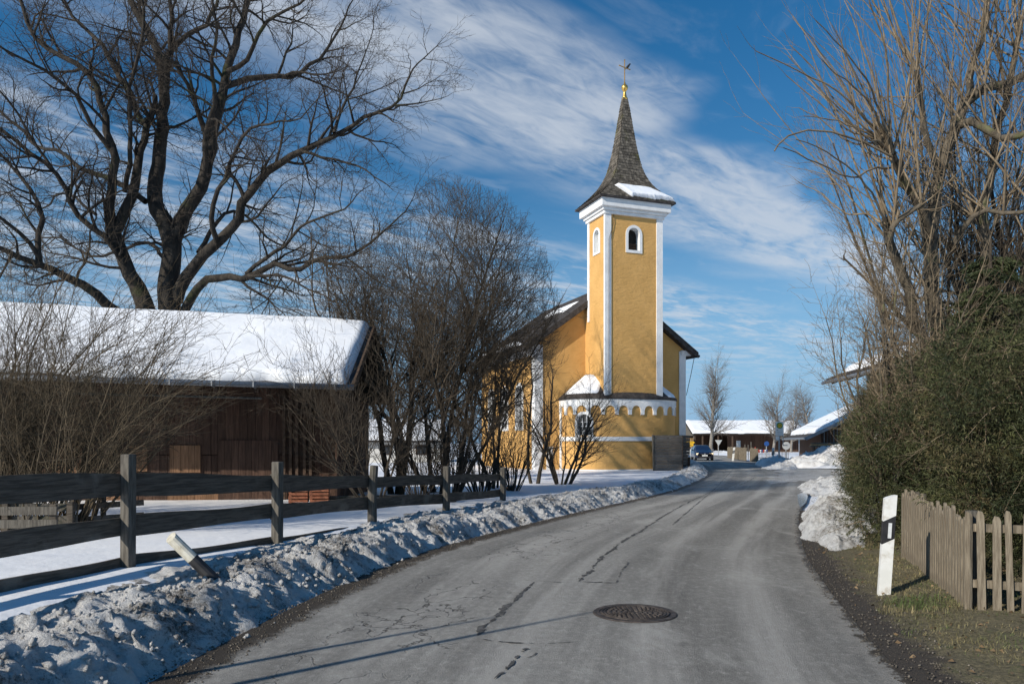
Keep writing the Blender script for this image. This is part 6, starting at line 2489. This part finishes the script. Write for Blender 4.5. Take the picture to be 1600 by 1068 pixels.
def right_house():
    A = P(1289, 594, 50.0)          # far eave tip
    Bq = P(1362, 572, 42.0)         # a point on the eave, nearer
    base = (A.x + 7, 44, 0)
    t = thing("farmhouse", "farmhouse eave with snow and gutter poking out behind the hedge", "house", base)
    al = (Bq - A)
    al.z = 0
    al.normalize()
    rt = Vector((-al.y, al.x, 0))   # away from the road
    if rt.x < 0:
        rt = -rt
    k = 0.42
    def Q(s, w, dz=0.0):            # s along the eave toward the viewer, w up the slope
        return A + al * s + rt * w + Vector((0, 0, w * k + dz))
    LEN, W = 17.0, 7.0
    mb = MB()
    slab(mb, Q(0, 0), Q(LEN, 0), Q(LEN, W), Q(0, W), 0.18)
    slab(mb, Q(0, 2 * W, -2 * W * k), Q(LEN, 2 * W, -2 * W * k), Q(LEN, W), Q(0, W), 0.18)
    roof = mb.build("roof", M_darkroof, t, base)
    snow_slab("roof_snow", Q(0.9, 0.75, 0.03), Q(LEN, 0.75, 0.03), Q(LEN, W, 0.03), Q(0.4, W, 0.03), 0.34, M_snow, roof, 60, 30, 12, 0.5, 0.06, base)
    mb = MB()
    for i in range(44):
        for j in range(3):
            c = [Q(0.02 + i * 0.38, 0.02 + j * 0.33, 0.06 + 0.03 * random.random()), Q(0.34 + i * 0.38, 0.02 + j * 0.33, 0.06 + 0.03 * random.random()),
                 Q(0.34 + i * 0.38, 0.42 + j * 0.33, 0.03), Q(0.02 + i * 0.38, 0.42 + j * 0.33, 0.03)]
            mb.add(c + [x - Vector((0, 0, 0.05)) for x in c], [(0, 1, 2, 3), (7, 6, 5, 4), (4, 5, 1, 0), (1, 5, 6, 2), (3, 7, 4, 0)])
    mb.build("tiles", M_darkroof, roof, base)
    mb = MB()
    mb.tube([Q(-0.1, -0.1, -0.12), Q(LEN, -0.1, -0.12)], 0.11, 10)
    build_each(mb, "gutter", M_zinc, roof, base, smooth=True)
    mb = MB()
    for i in range(10):
        mb.beam(Q(0.5 + i * 1.5, 0.25, -0.30), Q(0.5 + i * 1.5, 2.0, -0.30), 0.16, 0.22)
    build_each(mb, "rafter", M_beam, roof, base)
    mb = MB()
    s0, w0 = 1.4, 2.1
    c = [Q(s0, w0), Q(LEN - 1, w0), Q(LEN - 1, 2 * W - w0), Q(s0, 2 * W - w0)]
    top = Q(s0, w0).z - 0.2
    for i in range(4):
        j = (i + 1) % 4
        mb.quad((c[i].x, c[i].y, 0), (c[j].x, c[j].y, 0), (c[j].x, c[j].y, top), (c[i].x, c[i].y, top))
    for ss, (a, b) in ((s0, (3, 0)), (LEN - 1, (1, 2))):
        g = Q(ss, W)
        mb.add([(c[a].x, c[a].y, top), (c[b].x, c[b].y, top), (g.x, g.y, g.z - 0.2)], [(0, 1, 2)])
    mb.build("wall", M_housewall, t, base)


right_house()


def left_house():
    d = 62.0
    p = P(600, 712, d)
    t = thing("farmhouse", "small white walled farmhouse with snowy roof seen between barn and shrub tree", "house", (p.x, d, 0.0), R(14))
    mb = MB()
    mb.box(-4, 5, 0, 6, 0, 1.9)
    mb.build("wall", M_housewall, t)
    mb = MB()
    slab(mb, (-4.5, -0.5, 1.85), (5.5, -0.5, 1.85), (5.5, 3, 3.6), (-4.5, 3, 3.6), 0.14)
    slab(mb, (-4.5, 6.5, 1.85), (5.5, 6.5, 1.85), (5.5, 3, 3.6), (-4.5, 3, 3.6), 0.14)
    r = mb.build("roof", M_darkroof, t)
    snow_slab("roof_snow", (-4.4, -0.45, 1.87), (5.4, -0.45, 1.87), (5.4, 3, 3.62), (-4.4, 3, 3.62), 0.2, M_snow, r, 40, 16, 4, 0.2, 0.05)
    for x in (-2.6, 0.2, 3.0):
        mb = MB()
        mb.box(x - 0.45, x + 0.45, -0.03, 0.02, 0.7, 1.5)
        w = mb.build("window", M_beam, t)
        mb = MB()
        mb.box(x - 0.36, x + 0.36, -0.045, -0.025, 0.78, 1.42)
        mb.build("pane", M_glass, w)


left_house()


# ------------------------------------------------------------------ street furniture at the junction
def text(body, size, loc, rot, m, parent, name="lettering"):
    cu = bpy.data.curves.new(name, 'FONT')
    cu.body = body
    cu.size = size
    cu.align_x = 'CENTER'
    cu.align_y = 'CENTER'
    cu.extrude = 0.004
    tmp = bpy.data.objects.new(name, cu)
    C.objects.link(tmp)
    bpy.context.view_layer.update()
    me = bpy.data.meshes.new_from_object(tmp.evaluated_get(bpy.context.evaluated_depsgraph_get()))
    bpy.data.objects.remove(tmp)
    bpy.data.curves.remove(cu)
    o = link(name, me, m)
    o.parent = parent
    o.location = loc
    o.rotation_euler = rot
    return o


def disc(mb, cx, cz, r0, r1, y, n=32):
    for k in range(n):
        a, b = 2 * math.pi * k / n, 2 * math.pi * (k + 1) / n
        f = lambda r, q, yy: (cx + r * math.cos(q), yy, cz + r * math.sin(q))
        if r0 > 0:
            mb.quad(f(r0, a, y), f(r1, a, y), f(r1, b, y), f(r0, b, y))
        else:
            mb.add([f(r1, a, y), f(r1, b, y), (cx, y, cz)], [(0, 1, 2)])
        mb.quad(f(r1, a, y), f(r1, a, y + 0.02), f(r1, b, y + 0.02), f(r1, b, y))


def bus_stop():
    d = 57.0
    x = (1217.5 - 800) * d / FPX
    t = thing("bus_stop_sign", "bus stop sign with green and yellow H disc on a grey pole in the snow", "bus stop sign", (x, d, 0.0))
    z = lambda py: CAMH - (py - HOR) * d / FPX
    mb = MB()
    mb.tube([(0, 0, -0.2), (0, 0, z(657))], 0.055, 10)
    mb.build("pole", M_steel, t)
    mb = MB()
    mb.box(-0.30, 0.30, -0.09, -0.06, z(680), z(658.5))
    p = mb.build("plate", M_signwhite, t, bevel=0.006)
    mb = MB()
    disc(mb, 0.0, z(664.5), 0.155, 0.225, -0.115)
    mb.build("green_ring", M_green, p)
    mb = MB()
    disc(mb, 0.0, z(664.5), 0.0, 0.152, -0.113)
    mb.build("yellow_disc", M_yellow, p)
    text("H", 0.25, (0, -0.118, z(664.5)), (R(90), 0, 0), M_green, p)
    mb = MB()
    mb.box(-0.22, -0.10, -0.096, -0.091, z(672.2), z(670.5))
    for zz in (674.5, 677.0):
        mb.box(-0.2, 0.2, -0.096, -0.091, z(zz) - 0.02, z(zz) + 0.015)
    mb.build("marking", M_signgrey, p)
    mb = MB()
    mb.box(-0.28, -0.02, -0.085, -0.06, z(687), z(681))
    mb.build("timetable_board", M_signwhite, t)
    mb = MB()
    mb.box(0.24, 0.29, -0.085, -0.06, z(695), z(681))
    mb.box(0.24, 0.60, -0.085, -0.06, z(696), z(694.5))
    build_each(mb, "bracket", M_steel, t)


bus_stop()


def pole_sign(px, d, ytop, kind, label, cat="road sign"):
    x = (px - 800) * d / FPX
    z = lambda py: CAMH - (py - HOR) * d / FPX
    t = thing("road_sign", label, cat, (x, d, 0.0))
    top = z(ytop)
    mb = MB()
    mb.tube([(0, 0, -0.2), (0, 0, top - 0.05)], 0.05, 8)
    mb.build("pole", M_steel, t)
    mb = MB()
    if kind == "tri":
        w, h = 0.48, 0.80
        f = [(-w, -0.06, top), (w, -0.06, top), (0, -0.06, top - h)]
        b = [(-w, -0.09, top), (w, -0.09, top), (0, -0.09, top - h)]
        mb.add(f + b, [(2, 1, 0), (3, 4, 5), (0, 1, 4, 3), (1, 2, 5, 4), (2, 0, 3, 5)])
        mb.build("plate", M_signgrey, t)
    elif kind == "white":
        mb.box(-0.28, 0.28, -0.09, -0.06, top - 1.5, top)
        mb.build("plate", M_signgrey, t)
    elif kind == "blue":
        disc(mb, 0, top - 0.3, 0, 0.27, -0.09)
        mb.build("plate", M_blue, t)
    elif kind == "round":
        disc(mb, 0, top - 0.3, 0, 0.32, -0.09)
        mb.build("plate", M_signgrey, t)


pole_sign(1122.5, 104, 687, "tri", "grey backed triangular road sign before the open barn")
pole_sign(1153.5, 104, 688, "white", "tall narrow pale sign plate beside the triangular sign")
pole_sign(1197.5, 84, 688.5, "blue", "small blue sign on a white pole by the round bare tree")
pole_sign(1228, 62, 690, "round", "grey round sign on a pole just right of the bus stop")


def yellow_signs():
    d = 84.0
    x = (1076 - 800) * d / FPX
    z = lambda py: CAMH - (py - HOR) * d / FPX
    t = thing("direction_sign", "pair of yellow direction signs stacked on posts beside the chapel corner", "direction sign", (x, d, 0))
    for a, b, x0, x1 in ((689.2, 692.7, -0.6, 0.5), (693.1, 696.6, -0.6, 0.38)):
        mb = MB()
        za, zb = z(b), z(a)
        h = (za + zb) / 2
        mb.add([(x0, -0.1, za), (x1, -0.1, za), (x1 + 0.15, -0.1, h), (x1, -0.1, zb), (x0, -0.1, zb), (x0, -0.06, za), (x1, -0.06, za), (x1 + 0.15, -0.06, h), (x1, -0.06, zb), (x0, -0.06, zb)],
               [(0, 1, 2, 3, 4), (9, 8, 7, 6, 5), (0, 5, 6, 1), (1, 6, 7, 2), (2, 7, 8, 3), (3, 8, 9, 4), (4, 9, 5, 0)])
        p = mb.build("sign_panel", M_yellow, t)
        mb = MB()
        mb.box(x0 + 0.12, x1 - 0.08, -0.108, -0.102, h - 0.025, h + 0.025)
        mb.build("marking", M_blackpl, p)
    for xx in (-0.45, 0.3):
        mb = MB()
        mb.tube([(xx, 0, -0.2), (xx, 0, z(689))], 0.04, 8)
        mb.build("pole", M_steel, t)
    t = thing("cabinet", "low white utility cabinet below the yellow direction signs", "cabinet", ((1079 - 800) * 88 / FPX, 88, 0.0))
    mb = MB()
    mb.box(-0.4, 0.45, -0.2, 0.2, 0.1, 0.95)
    b = mb.build("body", M_white, t, bevel=0.02)
    mb = MB()
    mb.box(-0.44, 0.49, -0.24, 0.24, 0.955, 1.02)
    mb.box(-0.40, 0.45, -0.2, 0.2, -0.1, 0.09)
    mb.build("lid", M_signgrey, t)
    # small dark post on the bank
    q = P(1076, 731, 47)
    t = thing("marker_post", "short dark wooden stump post on the snow bank by the boarding", "post", (q.x, q.y, 0.0))
    mb = MB()
    mb.tube([(0, 0, 0), (0.02, 0, 0.45), (0.03, 0, 0.82)], [0.09, 0.085, 0.08], 9)
    mb.build("shaft", M_beam, t)
    mb = MB()
    mb.lathe([(0.085, 0.8), (0.10, 0.83), (0.05, 0.90), (0.01, 0.92)], 10, (0.03, 0, 0))
    mb.build("snow_cap", M_snow, t)


yellow_signs()


def junction_fences():
    def pick(label, px0, px1, d0, d1, n, h):
        a, b = P(px0, 700, d0), P(px1, 700, d1)
        t = thing("picket_fence", label, "fence", (a.x, a.y, 0.2))
        og = (a.x, a.y, 0.2)
        for i in range(n):
            q = a.lerp(b, (i + 0.5) / n)
            mb = MB()
            hh = h * random.uniform(0.92, 1.05)
            w = (b - a).length / n * 0.27
            dd = (b - a).normalized() * w
            dd.z = 0
            mb.beam((q.x, q.y, 0.1), (q.x, q.y, 0.2 + hh), 2 * w, 0.04, (0, 1, 0))
            mb.build("picket", M_picket, t, og)
        mb = MB()
        mb.beam((a.x, a.y + 0.06, 0.5), (b.x, b.y + 0.06, 0.5), 0.05, 0.1)
        mb.beam((a.x, a.y + 0.06, 1.05), (b.x, b.y + 0.06, 1.05), 0.05, 0.1)
        mb.build("rail", M_picket, t, og)
    pick("longer brown picket fence beside the far road bend", 1137, 1166, 80, 68, 64, 1.05)
    pick("short brown picket panel left of the low iron railing", 1172, 1184, 66, 63, 17, 1.05)
    # iron railing
    a, b = P(1185, 700, 63), P(1232, 700, 61.5)
    t = thing("iron_railing", "low dark iron railing between picket panel and bus stop", "railing", (a.x, a.y, 0.2))
    og = (a.x, a.y, 0.2)
    mb = MB()
    mb.beam((a.x, a.y, 0.98), (b.x, b.y, 0.98), 0.05, 0.06)
    mb.beam((a.x, a.y, 0.45), (b.x, b.y, 0.45), 0.03, 0.04)
    mb.build("rail", M_beam, t, og)
    mb = MB()
    for i in range(22):
        q = a.lerp(b, i / 21)
        mb.beam((q.x, q.y, 0.2), (q.x, q.y, 0.98), 0.025, 0.025, (0, 1, 0))
    mb.build("bars", M_beam, t, og)
    # small yard clutter: red/blue banded barrier and poles
    c = P(1187, 705, 82)
    t = thing("banded_barrier", "low red, white and blue banded barrier in front of the open barn", "barrier", (c.x, c.y, 0.2))
    for i in range(10):
        mb = MB()
        mb.box(-0.85 + i * 0.17, -0.69 + i * 0.17, -0.03, 0.03, 0.45, 0.75)
        mb.build("band", (M_blue, M_red, M_signwhite)[i % 3], t)
    for x in (-0.8, 0.8):
        mb = MB()
        mb.box(x - 0.04, x + 0.04, 0.035, 0.1, -0.2, 0.7)
        mb.build("leg", M_steel, t)
    for px, top, lab in ((1164, 694, "thin bare pole nearest the longer picket fence"), (1169, 694.5, "thin bare pole between the two picket panels"), (1180, 698, "short pole with red tip behind the short picket panel"), (1173.5, 690, "tallest thin pole behind the picket panels")):
        q = P(px, top, 78)
        t = thing("marker_pole", lab, "pole", (q.x, q.y, 0.0), 0, "thin poles by the picket panels")
        mb = MB()
        mb.tube([(0, 0, -0.1), (0, 0, q.z - 0.3)], 0.05, 7)
        mb.build("shaft", M_post, t)
        mb = MB()
        mb.tube([(0, 0, q.z - 0.3), (0, 0, q.z)], 0.055, 7)
        mb.build("tip", M_red if "red" in lab else M_post, t)


junction_fences()


# ------------------------------------------------------------------ car
def car():
    p = P(1096.5, 719, 74.5)
    t = thing("car", "dark blue hatchback with lit headlights coming round the bend", "car", (p.x, p.y, 0.0), R(-6))
    # local: -y is the nose; loft of cross sections
    st = [  # y, half width, z bottom, z side top, half width top, z top
        (-2.05, 0.62, 0.32, 0.60, 0.58, 0.66), (-1.98, 0.78, 0.24, 0.66, 0.66, 0.74), (-1.70, 0.86, 0.22, 0.76, 0.72, 0.84), (-1.10, 0.88, 0.22, 0.86, 0.74, 0.96),
        (-0.85, 0.88, 0.22, 0.90, 0.74, 1.02), (-0.35, 0.88, 0.22, 0.92, 0.64, 1.32), (0.05, 0.88, 0.22, 0.93, 0.60, 1.46), (0.9, 0.88, 0.22, 0.94, 0.60, 1.47),
        (1.5, 0.88, 0.24, 0.95, 0.60, 1.38), (1.9, 0.84, 0.26, 0.92, 0.66, 1.05), (2.02, 0.74, 0.34, 0.80, 0.64, 0.88)]
    mb = MB()
    for (y, hw, zb, zs, ht, zt) in st:
        ring = [(-hw * 0.9, zb), (-hw, zb + 0.16), (-hw, zs - 0.08), (-hw * 0.95, zs), (-ht, zt - 0.04), (-ht * 0.85, zt), (ht * 0.85, zt), (ht, zt - 0.04), (hw * 0.95, zs), (hw, zs - 0.08), (hw, zb + 0.16), (hw * 0.9, zb)]
        mb.v += [(x, y, z) for x, z in ring]
    n = 12
    for i in range(len(st) - 1):
        for k in range(n):
            mb.f.append((i * n + k, i * n + (k + 1) % n, (i + 1) * n + (k + 1) % n, (i + 1) * n + k))
    mb.f.append(tuple(range(n)))
    mb.f.append(tuple(reversed(range((len(st) - 1) * n, len(st) * n))))
    mb.build("body", M_carpaint, t, smooth=True)
    w = MB()
    w.hexa([Vector(q) for q in ((-0.70, -0.86, 0.985), (0.70, -0.86, 0.985), (0.68, -0.80, 0.96), (-0.68, -0.80, 0.96), (-0.56, -0.06, 1.43), (0.56, -0.06, 1.43), (0.55, 0.0, 1.40), (-0.55, 0.0, 1.40))])
    w.build("windscreen", M_glass, t)
    for s in (-1, 1):
        m = MB()
        m.add([(s * 0.865, -0.6, 0.96), (s * 0.865, 1.55, 0.97), (s * 0.635, 1.35, 1.36), (s * 0.625, -0.02, 1.40)], [(0, 1, 2, 3) if s > 0 else (3, 2, 1, 0)])
        m.build("side_window", M_glass, t)
        m = MB()
        m.hexa([Vector(q) for q in ((s * 0.60 - 0.17, -2.045, 0.56), (s * 0.60 + 0.17, -1.99, 0.56), (s * 0.60 + 0.17, -1.8, 0.56), (s * 0.60 - 0.17, -1.8, 0.56),
                                    (s * 0.60 - 0.17, -2.03, 0.69), (s * 0.60 + 0.19, -1.97, 0.73), (s * 0.60 + 0.17, -1.8, 0.73), (s * 0.60 - 0.17, -1.8, 0.70))])
        m.build("headlight", M_lamp, t)
        m = MB()
        m.tube([(s * 0.88, -0.62, 0.98), (s * 1.0, -0.64, 1.02), (s * 1.04, -0.6, 1.02)], [0.03, 0.075, 0.05], 8)
        m.build("mirror", M_carpaint, t)
        for y in (-1.28, 1.28):
            m = MB()
            m.tube([(s * 0.66, y, 0.31), (s * 0.875, y, 0.31)], 0.31, 20)
            wh = m.build("wheel", M_rubber, t)
            m = MB()
            m.tube([(s * 0.80, y, 0.31), (s * 0.885, y, 0.31)], 0.20, 16)
            m.build("rim", M_steel, wh)
    m = MB()
    m.box(-0.42, 0.42, -2.075, -1.98, 0.60, 0.67)
    m.box(-0.55, 0.55, -2.07, -1.95, 0.30, 0.42)
    m.build("grille", M_blackpl, t)
    m = MB()
    m.box(-0.26, 0.26, -2.095, -2.07, 0.43, 0.54)
    m.build("number_plate", M_signwhite, t)
    m = MB()
    disc(m, 0, 0.63, 0, 0.065, -2.09, 16)
    m.build("emblem", M_steel, t)


car()
